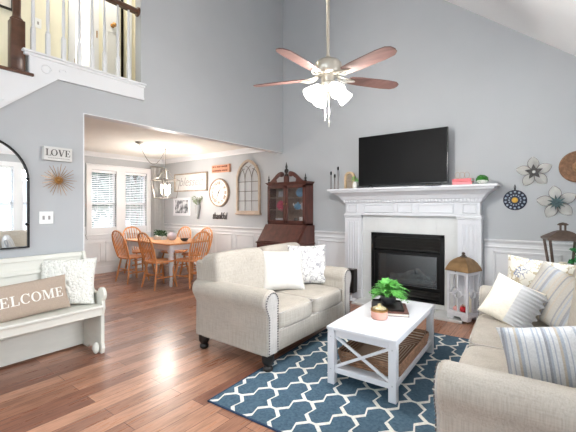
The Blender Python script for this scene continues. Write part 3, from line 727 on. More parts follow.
# ------------------------------------------------------------------ wall pieces to the right of the mantel
def wall_star(label, loc, rr, m_c, points, rot0):
    t = thing('metal_flower', label, 'wall decoration', loc, 0, None)
    for k in range(5):
        a = R(90+rot0+72*k); d = Vector((math.cos(a), 0, math.sin(a))); n_ = Vector((-math.sin(a), 0, math.cos(a)))
        b = bm_new(); rows = []
        for i in range(9):
            s_ = i/8; r_ = rr*(.18+.82*s_); w_ = rr*.30*math.sin(math.pi*min(1, (s_*.93+.07)))**.75
            if i == 8: w_ = .003
            rows.append([bm_v for bm_v in (b.verts.new(d*r_+n_*w_+Vector((0, -.014, 0))), b.verts.new(d*r_+Vector((0, -.03+.012*s_, 0))), b.verts.new(d*r_-n_*w_+Vector((0, -.014, 0))))])
        for p, q in zip(rows, rows[1:]):
            b.faces.new((p[0], p[1], q[1], q[0])); b.faces.new((p[1], p[2], q[2], q[1]))
        bmesh.ops.solidify(b, geom=list(b.faces), thickness=.003)
        o = obj('petal', b, 'whitewash', t)
        b = bm_new()
        edge = [tuple(d*rr*(.18+.82*i/8)+n_*sg*(rr*.30*math.sin(math.pi*min(1, (i/8*.93+.07)))**.75 if i < 8 else 0)+Vector((0, -.014, 0))) for sg, rng in ((1, range(9)), (-1, range(7, -1, -1))) for i in rng]
        tube(b, edge, .0022, 5); obj('petal_rim', b, 'dark_bronze', o)
    b = bm_new(); pl = []
    for k in range(points*2):
        a = R(90+rot0+180.0*k/points); q = rr*((.50 if points == 5 else .48) if k % 2 == 0 else (.24 if points == 5 else .22)); pl.append((q*math.cos(a), q*math.sin(a)))
    prism(b, pl, -.045, -.020, 'y'); lathe(b, [(.03, .028), (.022, .05), (.008, .056)], 12, Matrix.Rotation(R(90), 4, 'X')); obj('centre', b, m_c, t)
    if points == 5:
        b = bm_new(); lathe(b, [(.018, .05), (.014, .06), (.004, .062)], 12, Matrix.Rotation(R(90), 4, 'X')); obj('centre_button', b, 'whitewash', t)
    b = bm_new(); box(b, -.01, .01, -.03, 0.0, -.01, .01); obj('wall_fixing', b, 'dark_bronze', t)
wall_star('white metal flower with a dark five-pointed star centre on the wall', (-.196, YW, 1.745), .175, 'star_dark', 5, 4)
wall_star('white metal flower with a many-pointed teal grey centre, lower on the wall', (.008, YW, 1.40), .185, 'star_teal', 11, 8)
t = thing('round_wall_ornament', 'round navy and blue ornament with a gold centre hanging beside the mantel', 'wall decoration', (-.378, YW, 1.43))
b = bm_new(); lathe(b, [(.115, 0), (.118, .008), (.108, .018), (.04, .022), (.0, .022)], 32, Matrix.Rotation(R(90), 4, 'X')); obj('disc', b, 'enamel_navy', t, smooth=True)
b = bm_new()
for k in range(14):
    for rr_, sz in ((.058, .008), (.094, .012)):
        a = R(360/14*k+(12 if rr_ > .07 else 0)); ball(b, (rr_*math.cos(a), -.022, rr_*math.sin(a)), sz, 8, (1, .35, 1))
obj('blue_dots', b, 'enamel_blue', t, smooth=True)
b = bm_new(); ball(b, (0, -.024, 0), .032, 14, (1, .5, 1)); obj('gold_boss', b, 'gold_centre', t, smooth=True)
b = bm_new(); tube(b, [(0, -.01, .112), (-.008, -.012, .15), (0, -.012, .18), (.008, -.012, .15), (.002, -.01, .112)], .004, 6); obj('hanging_loop', b, 'black_metal', t)
t = thing('woven_wall_basket', 'round brown woven basket hanging highest on the wall, right of the metal flowers', 'wall decoration', (.195, YW, 1.78))
b = bm_new(); prof = [(.165, .0), (.17, .02), (.16, .03), (.12, .026), (.08, .022), (.055, .022)]; lathe(b, prof, 40, Matrix.Rotation(R(90), 4, 'X'))
for k in range(6): tube(b, [((.065+.018*k)*math.cos(R(a)), -.027, (.065+.018*k)*math.sin(R(a))) for a in range(0, 360, 12)], .008, 6, closed=True)
obj('brim', b, 'straw_dark', t, smooth=True)
b = bm_new(); ball(b, (0, -.022, 0), .058, 16, (1, .7, 1)); obj('crown', b, 'straw_mid', t, smooth=True)

# ------------------------------------------------------------------ seating
def foot_bm(x, y, h=.14):
    b = bm_new(); lathe(b, [(.026, 0), (.042, .014), (.042, .036), (.028, .05), (.038, .06), (.05, .08), (.052, .11), (.052, h)], 18, Matrix.Translation((x, y, 0))); return b
def make_sofa(name, label, cat, L, loc, rz):
    t = thing(name, label, cat, loc, rz)
    for sx in (-1, 1):
        for y in (-.40, .40): obj('foot', foot_bm(sx*(L/2-.09), y), 'black_wood', t, smooth=True)
    b = bm_new(); rbox(b, -L/2+.08, L/2-.08, -.425, .42, .135, .31, .012, 2); obj('base', b, 'linen', t)
    for sx in (-1, 1):
        cx, cz, r_ = L/2-.090, .575, .095
        poly = [(L/2-.178, .13), (L/2-.178, .52)]+[(cx+r_*math.cos(R(a)), cz+r_*math.sin(R(a))) for a in range(205, -46, -14)]+[(L/2-.045, .45), (L/2-.04, .13)]
        poly = [(sx*x, z) for x, z in poly]
        b = bm_new(); prism(b, poly, -.435, .47, 'y'); a_ = obj('arm', b, 'linen', t, bevel=.016, smooth=True)
        cxm, czm = sx*(L/2-.10), .40
        small = [(cxm+(x-cxm)*.86, czm+(z-czm)*.94) for x, z in poly]
        b = bm_new(); prism(b, small, -.446, -.43, 'y'); obj('arm_front_panel', b, 'linen_panel', a_, bevel=.006)
        # nail heads along the panel outline
        pts = [(cxm+(x-cxm)*.80, czm+(z-czm)*.92) for x, z in poly]; b = bm_new(); acc = 0.0
        for p, q in zip(pts, pts[1:]):
            dl = math.hypot(q[0]-p[0], q[1]-p[1]); s_ = acc
            while s_ < dl:
                u = s_/dl; ball(b, (p[0]+(q[0]-p[0])*u, -.448, p[1]+(q[1]-p[1])*u), .0075, 6, (1, .6, 1)); s_ += .021
            acc = s_-dl
        obj('nailhead_trim', b, 'nail_metal', a_, smooth=True)
    b = bm_new(); prism(b, [(.20, .12), (.42, .12), (.50, .80), (.49, .835), (.45, .845), (.40, .835), (.37, .80)], -L/2+.06, L/2-.06, 'x'); obj('back_frame', b, 'linen', t, bevel=.02, smooth=True)
    iw = L-.36
    for sx in (-1, 1):
        b = bm_new(); superbox(b, iw/2-.004, .64, .185, 6.5, 12, Matrix.Translation((sx*iw/4, -.125, .385))); o = obj('seat_cushion', b, 'linen', t, smooth=True)
        b = bm_new()
        for z in (.385-.068, .385+.068): tube(b, [(sx*iw/4+(iw/4-.006)*cx_, -.125+.31*cy_, z) for cx_, cy_ in ((-.97, .5), (-.985, -.9), (-.9, -.985), (.9, -.985), (.985, -.9), (.97, .5))], .005, 6)
        obj('piping', b, 'linen_panel', o, smooth=True)
        b = bm_new(); superbox(b, iw/2+.12, .27, .47, 6.5, 12, Matrix.Translation((sx*(iw/4+.062), .285, .682)) @ Matrix.Rotation(R(-11), 4, 'X')); obj('back_cushion', b, 'linen', t, smooth=True)
    return t
make_sofa('loveseat', 'beige loveseat with nailhead rolled arms in front of the dark wooden hutch', 'sofa', 1.50, (-2.285, 2.88, 0), R(90))
make_sofa('sofa', 'beige rolled-arm sofa at the right, holding striped pillows, partly on the rug', 'sofa', 2.0, (-.03, 2.60, 0), R(-86.5))

def pillow_bm(w, h, t_, N=18, pinch=.07, pw=.42):
    b = bm_new(); front, back = {}, {}
    for i in range(N+1):
        for j in range(N+1):
            u, v = -1+2*i/N, -1+2*j/N
            x = w/2*u*(1-pinch*(1-v*v)); z = h/2*v*(1-pinch*(1-u*u))
            th = t_/2*((1-u*u)*(1-v*v))**pw if abs(u) < 1 and abs(v) < 1 else 0
            front[i, j] = b.verts.new((x, -th-.003, z+h/2)); back[i, j] = b.verts.new((x, th+.003, z+h/2))
    for i in range(N):
        for j in range(N):
            b.faces.new((front[i, j], front[i+1, j], front[i+1, j+1], front[i, j+1])); b.faces.new((back[i, j], back[i, j+1], back[i+1, j+1], back[i+1, j]))
    for k in range(N):
        b.faces.new((front[k, 0], back[k, 0], back[k+1, 0], front[k+1, 0])); b.faces.new((front[k, N], front[k+1, N], back[k+1, N], back[k, N]))
        b.faces.new((front[0, k], front[0, k+1], back[0, k+1], back[0, k])); b.faces.new((front[N, k], back[N, k], back[N, k+1], front[N, k+1]))
    return b
def pillow(label, loc, rot, w, h, t_, m_, group=None, pinch=.07, name='throw_pillow'):
    t = thing(name, label, 'pillow', loc, rot, group)
    obj('cover', pillow_bm(w, h, t_, pinch=pinch), m_, t, smooth=True)
    return t
p = pillow('plain cream ruffled pillow leaning on the loveseat back', (-2.27, 2.93, .472), (R(-22), 0, R(49)), .46, .44, .15, 'cream_cotton')
p = pillow('white floral print pillow in the far corner of the loveseat', (-2.22, 3.33, .475), (R(-20), 0, R(46)), .46, .46, .15, 'floral_print')
# right sofa pillows
p = pillow('cream lace pillow with a white satin ruffle at the sofa\'s far end', (-.345, 3.12, .475), (R(-24), R(20), R(-14)), .335, .345, .12, 'lace_cream')
b = bm_new()
N = 40; v0 = []
for k in range(N+1):
    z = .02+.305*k/N; wob = .012*math.sin(k*1.7)
    v0.append([b.verts.new((x, -.058*max(0, 1-(x/.168)**2)**.4-.012+(wob*(i/5)), z)) for i, x in enumerate((.03, .065, .10, .135, .165, .19+.012*math.sin(k*.9)))])
for p_, q_ in zip(v0, v0[1:]):
    for i in range(5): b.faces.new((p_[i], p_[i+1], q_[i+1], q_[i]))
bmesh.ops.solidify(b, geom=list(b.faces), thickness=.004)
obj('satin_ruffle', b, 'satin_white', p, smooth=True)
p = pillow('tan and grey striped pillow behind the cream lace pillow', (-.03, 3.16, .475), (R(-26), R(19), R(-30)), .60, .42, .15, 'ticking_tan')
p = pillow('floral pillow with blue flowers at the back corner of the sofa', (-.08, 3.44, .555), (R(-14), R(4), R(-8)), .58, .38, .13, 'floral_blue')
p = pillow('large blue and white striped pillow propped behind the sofa\'s near arm', (.10, 2.05, .465), (R(14), R(-10), R(14)), .58, .40, .17, 'ticking_blue')

# rug (its far right part lies under the sofa)
rg = thing('area_rug', 'blue area rug with a cream trellis pattern on the hardwood floor', 'rug', (-1.658, 1.82, 0.0), R(3))
b = bm_new(); box(b, -.268, 1.40, -.175, 2.09, .0005, .009); obj('pile', b, 'rug_trellis', rg)
b = bm_new()
for (x0, x1, y0, y1) in ((-.28, -.266, -.187, 2.10), (1.398, 1.41, -.187, 2.10), (-.28, 1.41, -.187, -.173), (-.28, 1.41, 2.088, 2.10)): rbox(b, x0, x1, y0, y1, .0005, .0105, .003, 1)
obj('binding', b, 'rug_edge', rg)

# coffee table
ct = thing('coffee_table', 'white wooden coffee table with x-shaped ends on the blue rug', 'table', (-1.145, 2.885, .0095), R(2))
b = bm_new(); rbox(b, -.268, .268, -.548, .548, .412, .437, .004, 2); obj('tabletop', b, 'white_wood', ct)
for sx in (-1, 1):
    for sy in (-1, 1):
        b = bm_new(); x, y = sx*.236, sy*.512; rbox(b, x-.028, x+.028, y-.028, y+.028, 0, .412, .003, 1); o = obj('leg', b, 'white_wood', ct)
        b = bm_new()
        for z in (.115, .36): ball(b, (x, y+sy*.028, z), .005, 8, (1, .4, 1))
        obj('screw_cap', b, 'grey_metal', o, smooth=True)
b = bm_new(); box(b, -.25, .25, -.52, .52, .095, .115); obj('lower_shelf', b, 'white_wood', ct)
b = bm_new()
for sy in (-1, 1): rbox(b, -.21, .21, sy*.512-.01, sy*.512+.01, .36, .412, .002, 1); rbox(b, -.21, .21, sy*.512-.012, sy*.512+.012, .085, .125, .002, 1)
for sx in (-1, 1): rbox(b, sx*.236-.01, sx*.236+.01, -.485, .485, .365, .412, .002, 1); rbox(b, sx*.245-.01, sx*.245+.01, -.485, .485, .085, .122, .002, 1)
obj('apron', b, 'white_wood', ct)
for sy in (-1, 1):
    for s_ in (-1, 1):
        b = bm_new(); rbox(b, -.236, .236, -.008+s_*.0015, .008+s_*.0015, -.010, .010, .002, 1, Matrix.Translation((0, sy*.512, .243)) @ Matrix.Rotation(s_*math.atan2(.225, .415), 4, 'Y')); obj('cross_brace', b, 'white_wood', ct)
SZ = .0095+.116
tr = thing('woven_tray', 'large brown woven rectangular tray on the coffee table\'s lower shelf', 'tray', (-1.135, 2.87, SZ), R(2))
b = bm_new()
def rr_loop(hx, hy, z, r_=.05, n_=5):
    return [(sx*(hx-r_)+r_*math.cos(R(a)), sy*(hy-r_)+r_*math.sin(R(a)), z) for sx, sy, a0 in ((1, 1, 0), (-1, 1, 90), (-1, -1, 180), (1, -1, 270)) for a in [a0+90*i/n_ for i in range(n_+1)]]
loops = [rr_loop(.225, .405, .004), rr_loop(.245, .43, .10), rr_loop(.233, .418, .10), rr_loop(.213, .393, .012)]
vs = [[b.verts.new(p) for p in lp] for lp in loops]
for p_, q_ in zip(vs, vs[1:]):
    for k in range(len(p_)): b.faces.new((p_[k], p_[(k+1) % len(p_)], q_[(k+1) % len(p_)], q_[k]))
b.faces.new(vs[0][::-1]); b.faces.new(vs[-1]); obj('basket', b, 'tray_weave', tr, smooth=True)
b = bm_new(); tube(b, rr_loop(.242, .426, .102), .009, 7, closed=True)
for z in (.02, .042, .064, .085): tube(b, rr_loop(.228+z*.2, .41+z*.2, z), .009, 6, closed=True)
obj('rim', b, 'straw_dark', tr, smooth=True)
TZ = .4465+.0005
t = thing('book', 'brown book lying under the black tray on the coffee table', 'book', (-1.16, 3.0, TZ), R(24))
b = bm_new(); rbox(b, -.15, .15, -.17, .17, 0, .004, .001, 1); rbox(b, -.15, .15, -.17, .17, .022, .026, .001, 1); rbox(b, -.15, -.146, -.17, .17, 0, .026, .001, 1); obj('cover', b, 'book_brown', t)
b = bm_new(); box(b, -.145, .144, -.165, .165, .004, .022); obj('pages', b, 'paper', t)
t = thing('serving_tray', 'small flat black tray under the fern on the coffee table', 'tray', (-1.19, 3.03, TZ+.0262), R(24))
b = bm_new(); rbox(b, -.13, .13, -.16, .16, 0, .006, .002, 1)
for (x0, x1, y0, y1) in ((-.13, -.122, -.16, .16), (.122, .13, -.16, .16), (-.13, .13, -.16, -.152), (-.13, .13, .152, .16)): rbox(b, x0, x1, y0, y1, .0, .018, .002, 1)
obj('plate', b, 'black_wood', t)
t = thing('potted_fern', 'bright green fern in a dark bowl on the coffee table', 'plant', (-1.20, 3.08, TZ+.0325))
b = bm_new(); lathe(b, [(.035, 0), (.06, .02), (.07, .06), (.068, .075), (.06, .07), (.0, .065)], 24); obj('pot', b, 'ceramic_dark', t, smooth=True)
b = bm_new(); fern(b, (0, 0, .065), 64, .19, .85, 1.5, .024); obj('fronds', b, 'leaf_green', t)
t = thing('candle_jar', 'pink glass candle jar with a gold rim on the coffee table', 'candle', (-1.140, 2.735, TZ)); t.scale = (1.08, 1.08, 1.2)
b = bm_new(); lathe(b, [(.052, 0), (.06, .008), (.062, .05), (.058, .062), (.052, .062), (.05, .055), (0, .055)], 26); obj('jar', b, 'pink_glass', t, smooth=True)
b = bm_new(); lathe(b, [(.061, .052), (.0635, .054), (.0635, .066), (.058, .067), (.056, .062)], 26); obj('gold_rim', b, 'brass', t, smooth=True)
b = bm_new(); lathe(b, [(.05, .066), (.05, .072), (.03, .082), (.012, .086), (.014, .098), (.004, .102)], 24); obj('lid', b, 'gold_lid', t, smooth=True)
t = thing('remote_control', 'slim black remote control at the coffee table\'s far left corner', 'remote control', (-1.30, 3.31, TZ), R(80))
b = bm_new(); rbox(b, -.022, .022, -.075, .075, 0, .016, .004, 2); o = obj('case', b, 'black_gloss', t)
b = bm_new()
for i in range(3):
    for j in range(6): box(b, -.014+.011*i, -.007+.011*i, -.06+.018*j, -.051+.018*j, .015, .0175)
obj('buttons', b, 'grey_metal', t)
t = thing('speaker', 'narrow black box speaker between the loveseat arm and the fireplace', 'speaker', (-2.33, 4.56, 0))
b = bm_new(); rbox(b, -.075, .075, -.06, .06, .14, .47, .008, 2); obj('cabinet', b, 'black_wood', t)
b = bm_new(); box(b, -.065, .065, -.064, -.058, .15, .46); obj('grille', b, 'black_metal', t)
b = bm_new(); rbox(b, -.07, .07, -.06, .06, .03, .042, .003, 1); tube(b, [(0, 0, .04), (0, 0, .15)], .02, 12); obj('stand', b, 'white_wood', t)

# white lantern on the hearth
ln = thing('floor_lantern', 'white wooden lantern with a copper roof on the hearth', 'lantern', (-.878, 4.626, .03), R(-20)); ln.scale = (1, 1, .965)
a = .13
b = bm_new(); rbox(b, -a, a, -a, a, .035, .075, .004, 1)
for sx in (-1, 1):
    for sy in (-1, 1): prism(b, [(sx*a, 0), (sx*(a-.07), 0.0), (sx*(a-.09), .035), (sx*a, .035)], sy*a-.012*(sy > 0), sy*a+.012*(sy < 0), 'y'); prism(b, [(sy*a, 0), (sy*(a-.07), 0), (sy*(a-.09), .035), (sy*a, .035)], sx*a-.012*(sx > 0), sx*a+.012*(sx < 0), 'x')
obj('base', b, 'white_wood', ln)
q = .115
for sx in (-1, 1):
    for sy in (-1, 1):
        b = bm_new(); rbox(b, sx*q-.013, sx*q+.013, sy*q-.013, sy*q+.013, .075, .575, .002, 1); obj('corner_post', b, 'white_wood', ln)
for k in range(4):
    M = Matrix.Rotation(k*math.pi/2, 4, 'Z'); b = bm_new()
    box(b, -q, q, -q-.008, -q+.008, .545, .575, M); box(b, -q, q, -q-.008, -q+.008, .075, .10, M)
    for (z0, z1) in ((.10, .265), (.355, .545)): box(b, -.007, .007, -q-.007, -q+.007, z0, z1, M)
    for (x0, x1) in ((-q, -.045), (.045, q)): box(b, x0, x1, -q-.007, -q+.007, .303, .317, M)
    tube(b, [M @ Vector((.048*math.cos(R(g)), -q, .31+.048*math.sin(R(g)))) for g in range(0, 360, 15)], .009, 6, closed=True)
    obj('fretwork', b, 'white_wood', ln)
b = bm_new(); rbox(b, -a, a, -a, a, .570, .586, .003, 1); obj('top_plate', b, 'white_wood', ln)
b = bm_new(); rings = []
for (hw, z) in ((.146, .586), (.146, .592), (.134, .63), (.11, .682), (.08, .722), (.045, .748), (.03, .752)):
    rings.append([b.verts.new((x*hw, y*hw, z)) for x, y in ((-1, -1), (1, -1), (1, 1), (-1, 1))])
for p_, q_ in zip(rings, rings[1:]):
    for k in range(4): b.faces.new((p_[k], p_[(k+1) % 4], q_[(k+1) % 4], q_[k]))
b.faces.new(rings[0][::-1]); b.faces.new(rings[-1]); obj('copper_roof', b, 'old_copper', ln)
b = bm_new(); lathe(b, [(.04, .750), (.04, .758), (.016, .762), (.028, .772), (.012, .782), (.022, .794), (.014, .806), (.003, .810)], 14); obj('finial', b, 'dark_bronze', ln, smooth=True)
b = bm_new(); ball(b, (-.02, -a-.004, .582), .007, 8); obj('latch', b, 'dark_bronze', ln)
def on_lantern(x, y): M = Matrix.Rotation(R(-20), 4, 'Z'); v = M @ Vector((x, y, 0)); return (-.878+v.x, 4.626+v.y, .03+.0755)
for (x, y, r_, m_, lab) in ((.035, -.06, .038, 'red_bauble', 'shiny red ball inside the white lantern'), (-.065, -.055, .03, 'pink_bauble', 'pale pink ball inside the white lantern'), (-.02, .02, .034, 'pink_bauble', 'pale ball at the back of the white lantern')):
    t = thing('bauble', lab, 'ornament', on_lantern(x, y), 0, 'balls inside the white lantern')
    b = bm_new(); ball(b, (0, 0, r_), r_, 18); obj('ball', b, m_, t, smooth=True)
    b = bm_new(); lathe(b, [(.007, 2*r_-.003), (.007, 2*r_+.006), (.002, 2*r_+.008)], 10); obj('cap', b, 'brass', t)
t = thing('pillar_candle', 'tall ivory pillar candle inside the white lantern', 'candle', on_lantern(.045, .035))
b = bm_new(); lathe(b, [(.03, 0), (.03, .22), (.026, .225), (.004, .22)], 20); obj('wax', b, 'candle_wax', t, smooth=True)
b = bm_new(); tube(b, [(0, 0, .218), (.002, 0, .238)], .0015, 5); obj('wick', b, 'black_metal', t)

# side table, bronze lantern and ivy behind the sofa's far arm
t = thing('side_table', 'small white side table behind the sofa\'s far arm', 'table', (.14, 4.22, 0))
b = bm_new(); rbox(b, -.28, .28, -.22, .22, .60, .63, .004, 2); obj('tabletop', b, 'white_wood', t)
for sx in (-1, 1):
    for sy in (-1, 1): b = bm_new(); rbox(b, sx*.25-.02, sx*.25+.02, sy*.19-.02, sy*.19+.02, 0, .60, .003, 1); obj('leg', b, 'white_wood', t)
b = bm_new()
for s_ in (-1, 1): box(b, -.23, .23, s_*.19-.01, s_*.19+.01, .53, .60); box(b, s_*.25-.01, s_*.25+.01, -.17, .17, .53, .60)
obj('apron', b, 'white_wood', t)
t = thing('bronze_lantern', 'weathered bronze lantern with flared posts on the side table', 'lantern', (.055, 4.30, .63), R(12))
b = bm_new(); rbox(b, -.09, .09, -.09, .09, 0, .025, .004, 1); obj('base', b, 'dark_bronze', t)
for sx in (-1, 1):
    for sy in (-1, 1):
        b = bm_new(); p, q_ = Vector((sx*.08, sy*.08, .02)), Vector((sx*.128, sy*.128, .42)); tube(b, [p, q_], .013, 6); obj('post', b, 'dark_bronze', t)
b = bm_new(); rings = []
for (hw, z) in ((.15, .405), (.15, .425), (.142, .43), (.06, .485), (.035, .495)): rings.append([b.verts.new((x*hw, y*hw, z)) for x, y in ((-1, -1), (1, -1), (1, 1), (-1, 1))])
for p_, q_ in zip(rings, rings[1:]):
    for k in range(4): b.faces.new((p_[k], p_[(k+1) % 4], q_[(k+1) % 4], q_[k]))
b.faces.new(rings[0][::-1]); b.faces.new(rings[-1])
obj('roof', b, 'dark_bronze', t)
b = bm_new()
for k in range(4):
    a_ = k*math.pi/2+math.pi/4; x, y = .026*math.cos(a_), .026*math.sin(a_); tube(b, [(x, y, .49), (x, y, .545)], .005, 6)
lathe(b, [(.042, .545), (.046, .552), (.03, .565), (.006, .572)], 12); obj('top_vent', b, 'dark_bronze', t)
b = bm_new()
for k in range(4):
    M = Matrix.Rotation(k*math.pi/2, 4, 'Z'); add(b, [M @ Vector(p) for p in ((-.075, -.079, .025), (.075, -.079, .025), (.12, -.124, .405), (-.12, -.124, .405))], [(0, 1, 2, 3)])
obj('glass', b, 'lantern_glass', t)
t = thing('pillar_candle', 'ivory pillar candle inside the bronze lantern', 'candle', (.055, 4.30, .656))
b = bm_new(); lathe(b, [(.035, 0), (.035, .16), (.03, .165), (.004, .16)], 20); obj('wax', b, 'candle_wax', t, smooth=True)
t = thing('potted_ivy', 'trailing green ivy in a pot beside the bronze lantern', 'plant', (.29, 4.12, .63))
b = bm_new(); lathe(b, [(.05, 0), (.065, .05), (.075, .12), (.07, .125), (.06, .11), (0, .11)], 20); obj('pot', b, 'ceramic_dark', t, smooth=True)
b = bm_new(); leaf_ball(b, (-.02, 0, .26), .17, 420, .05, .02, (1, .8, 1), fill=.2); obj('foliage', b, 'leaf_ivy', t)

# ------------------------------------------------------------------ hutch and what stands in it
HXc, HYb = -3.553, YW-.024
hu = thing('secretary_hutch', 'dark mahogany secretary hutch with glass doors and swan-neck top', 'cabinet', (HXc, HYb, 0))
b = bm_new(); prism(b, [(0, .06), (-.46, .06), (-.46, .77), (-.235, 1.055), (0, 1.055)], -.425, .425, 'x'); box(b, -.44, .44, -.475, 0, .0, .08); rbox(b, -.445, .445, -.475, 0, .755, .775, .004, 1); obj('desk_body', b, 'mahogany', hu, bevel=.003)
b = bm_new(); M = Matrix.Translation((0, -.3475, .9125)) @ Matrix.Rotation(-math.atan2(.285, .225)+R(0), 4, 'X')
prism(b, [(-.466, .785), (-.246, 1.045), (-.252, 1.052), (-.472, .79)], -.39, .39, 'x'); o = obj('slant_lid', b, 'mahogany', hu)
b = bm_new(); ball(b, (0, -.255, 1.028), .012, 10, (2.2, 1, .8)); obj('lid_escutcheon', b, 'brass', o)
for k, (z0, z1) in enumerate(((.10, .30), (.32, .52), (.54, .74))):
    b = bm_new(); rbox(b, -.40, .40, -.474, -.455, z0, z1, .004, 1); o = obj('drawer', b, 'mahogany', hu)
    for s_ in (-1, 1): b = bm_new(); tube(b, [(s_*.24-.04, -.476, (z0+z1)/2), (s_*.24-.03, -.495, (z0+z1)/2-.015), (s_*.24+.03, -.495, (z0+z1)/2-.015), (s_*.24+.04, -.476, (z0+z1)/2)], .005, 6); obj('handle', b, 'brass', o)
b = bm_new()
box(b, -.395, -.375, -.21, 0, 1.055, 1.72); box(b, .375, .395, -.21, 0, 1.055, 1.72); box(b, -.395, .395, -.21, 0, 1.055, 1.085); box(b, -.395, .395, -.21, 0, 1.70, 1.72)
rect_loft(b, [(0, .215, 1.72), (.012, .215, 1.728), (.012, .215, 1.738), (.028, .215, 1.752), (.028, .215, 1.762)], .395, 0.0)
for s_ in (-1, 1):
    pts = []
    for i in range(13):
        t = i/12; pts.append((s_*(-.385+.27*t), 1.765+.165*(3*t*t-2*t*t*t)))
    prism(b, [(s_*-.385, 1.758)]+pts+[(s_*-.10, 1.90), (s_*-.15, 1.855), (s_*-.215, 1.81), (s_*-.20, 1.758)], -.225, -.195, 'y')
    lathe(b, [(.044, 0), (.044, .035), (.02, .042), (.018, .048)], 18, Matrix.Translation((s_*-.098, -.192, 1.893)) @ Matrix.Rotation(R(90), 4, 'X'))
box(b, -.035, .035, -.23, -.17, 1.758, 1.86)
obj('upper_case', b, 'mahogany', hu)
for x, z0, k in ((-.38, 1.765, .75), (.38, 1.765, .75), (0, 1.86, 1.35)):
    b = bm_new(); lathe(b, [(r_*k, z0+z*k) for r_, z in ((.028, 0), (.028, .015), (.012, .03), (.026, .055), (.026, .075), (.01, .095), (.016, .11), (.006, .15), (.002, .17))], 14, Matrix.Translation((x, -.2, 0))); obj('finial', b, 'black_wood', hu, smooth=True)
b = bm_new(); box(b, -.375, .375, -.012, -.002, 1.085, 1.70); obj('back_panel', b, 'mahogany_inside', hu)
for z in (1.295, 1.50): b = bm_new(); box(b, -.375, .375, -.19, -.012, z, z+.012); obj('shelf', b, 'mahogany_inside', hu)
for s_ in (-1, 1):
    x0, x1 = sorted((s_*.004, s_*.388)); b = bm_new()
    for (p, q_, r_, t_) in ((x0, x0+.045, 1.085, 1.705), (x1-.045, x1, 1.085, 1.705), (x0, x1, 1.085, 1.13), (x0, x1, 1.66, 1.705)): rbox(b, p, q_, -.232, -.212, r_, t_, .003, 1)
    o = obj('door', b, 'mahogany', hu)
    b = bm_new(); box(b, x0+.04, x1-.04, -.223, -.220, 1.125, 1.665); obj('door_glass', b, 'cabinet_glass', o)
    b = bm_new(); ball(b, (s_*.028, -.24, 1.40), .009, 10); obj('knob', b, 'brass', o)
def H(x, y, z): return (HXc+x, HYb+y, z)
t = thing('framed_card', 'small grey framed card on the hutch\'s top shelf behind the left door', 'ornament', H(-.19, -.085, 1.5125), (R(-10), 0, 0))
b = bm_new(); rbox(b, -.085, .085, -.006, .006, 0, .12, .003, 1); o = obj('frame', b, 'frame_wood', t); b = bm_new(); box(b, -.07, .07, -.008, -.005, .015, .105); obj('card', b, 'cloth_mat', o)
t = thing('plate', 'bright pink plate standing on the hutch\'s middle shelf behind the left door', 'plate', H(-.23, -.07, 1.3075), (R(-12), 0, 0))
b = bm_new(); lathe(b, [(.0, 0), (.05, 0), (.075, .012), (.078, .016), (.05, .006), (0, .005)], 26, Matrix.Translation((0, 0, .078)) @ Matrix.Rotation(R(90), 4, 'X')); obj('dish', b, 'plate_pink', t, smooth=True)
t = thing('pink_bow', 'pink cloth flower beside the plate in the hutch', 'ornament', H(-.12, -.135, 1.3075))
b = bm_new(); leaf_ball(b, (0, 0, .06), .055, 90, .05, .025, fill=.1); obj('petals', b, 'plate_pink', t)
for k, x in enumerate((-.27, -.19, -.11)):
    t = thing('tea_cup', ['glass-grey cup at the left of the hutch\'s bottom shelf', 'glass-grey cup second from left on the hutch\'s bottom shelf', 'glass-grey cup third from left on the hutch\'s bottom shelf'][k], 'cup', H(x, -.10, 1.0855), 0, 'cups in the hutch')
    b = bm_new(); lathe(b, [(.018, 0), (.03, .03), (.035, .07), (.031, .07), (.026, .03), (0, .01)], 16); obj('cup', b, 'ceramic_lilac', t, smooth=True)
t = thing('plate', 'blue patterned plate standing on the hutch\'s top shelf behind the right door', 'plate', H(.19, -.07, 1.5125), (R(-12), 0, 0))
b = bm_new(); lathe(b, [(.0, 0), (.05, 0), (.082, .012), (.085, .016), (.05, .006), (0, .005)], 26, Matrix.Translation((0, 0, .085)) @ Matrix.Rotation(R(90), 4, 'X')); obj('dish', b, 'plate_blue', t, smooth=True)
t = thing('teapot', 'blue and white teapot on the hutch\'s middle shelf behind the right door', 'teapot', H(.16, -.10, 1.3075))
b = bm_new(); lathe(b, [(.03, 0), (.06, .03), (.065, .06), (.045, .095), (.02, .1), (.012, .11), (.014, .12), (.003, .125)], 20); obj('body', b, 'plate_blue', t, smooth=True)
b = bm_new(); tube(b, [(-.05, 0, .05), (-.085, 0, .07), (-.095, 0, .10)], [.014, .01, .008], 8); obj('spout', b, 'ceramic_white', t, smooth=True)
b = bm_new(); tube(b, [(.055, 0, .08), (.09, 0, .08), (.09, 0, .045), (.06, 0, .035)], .006, 8); obj('handle', b, 'ceramic_white', t, smooth=True)
t = thing('box', 'pale square box on the hutch\'s middle shelf at the right', 'box', H(.29, -.09, 1.3075))
b = bm_new(); rbox(b, -.05, .05, -.04, .04, 0, .11, .005, 1); obj('carton', b, 'cloth_mat', t)
t = thing('mug', 'white mug on the hutch\'s bottom shelf behind the right door', 'cup', H(.24, -.10, 1.0855))
b = bm_new(); lathe(b, [(.04, 0), (.043, .02), (.043, .10), (.038, .10), (.037, .01), (0, .01)], 18); obj('cup', b, 'ceramic_white', t, smooth=True)
b = bm_new(); tube(b, [(.04, 0, .08), (.07, 0, .075), (.07, 0, .035), (.04, 0, .025)], .006, 8); obj('handle', b, 'ceramic_white', t, smooth=True)
t = thing('tumbler', 'small dark tumbler on the hutch\'s bottom shelf behind the right door', 'cup', H(.12, -.10, 1.0855))
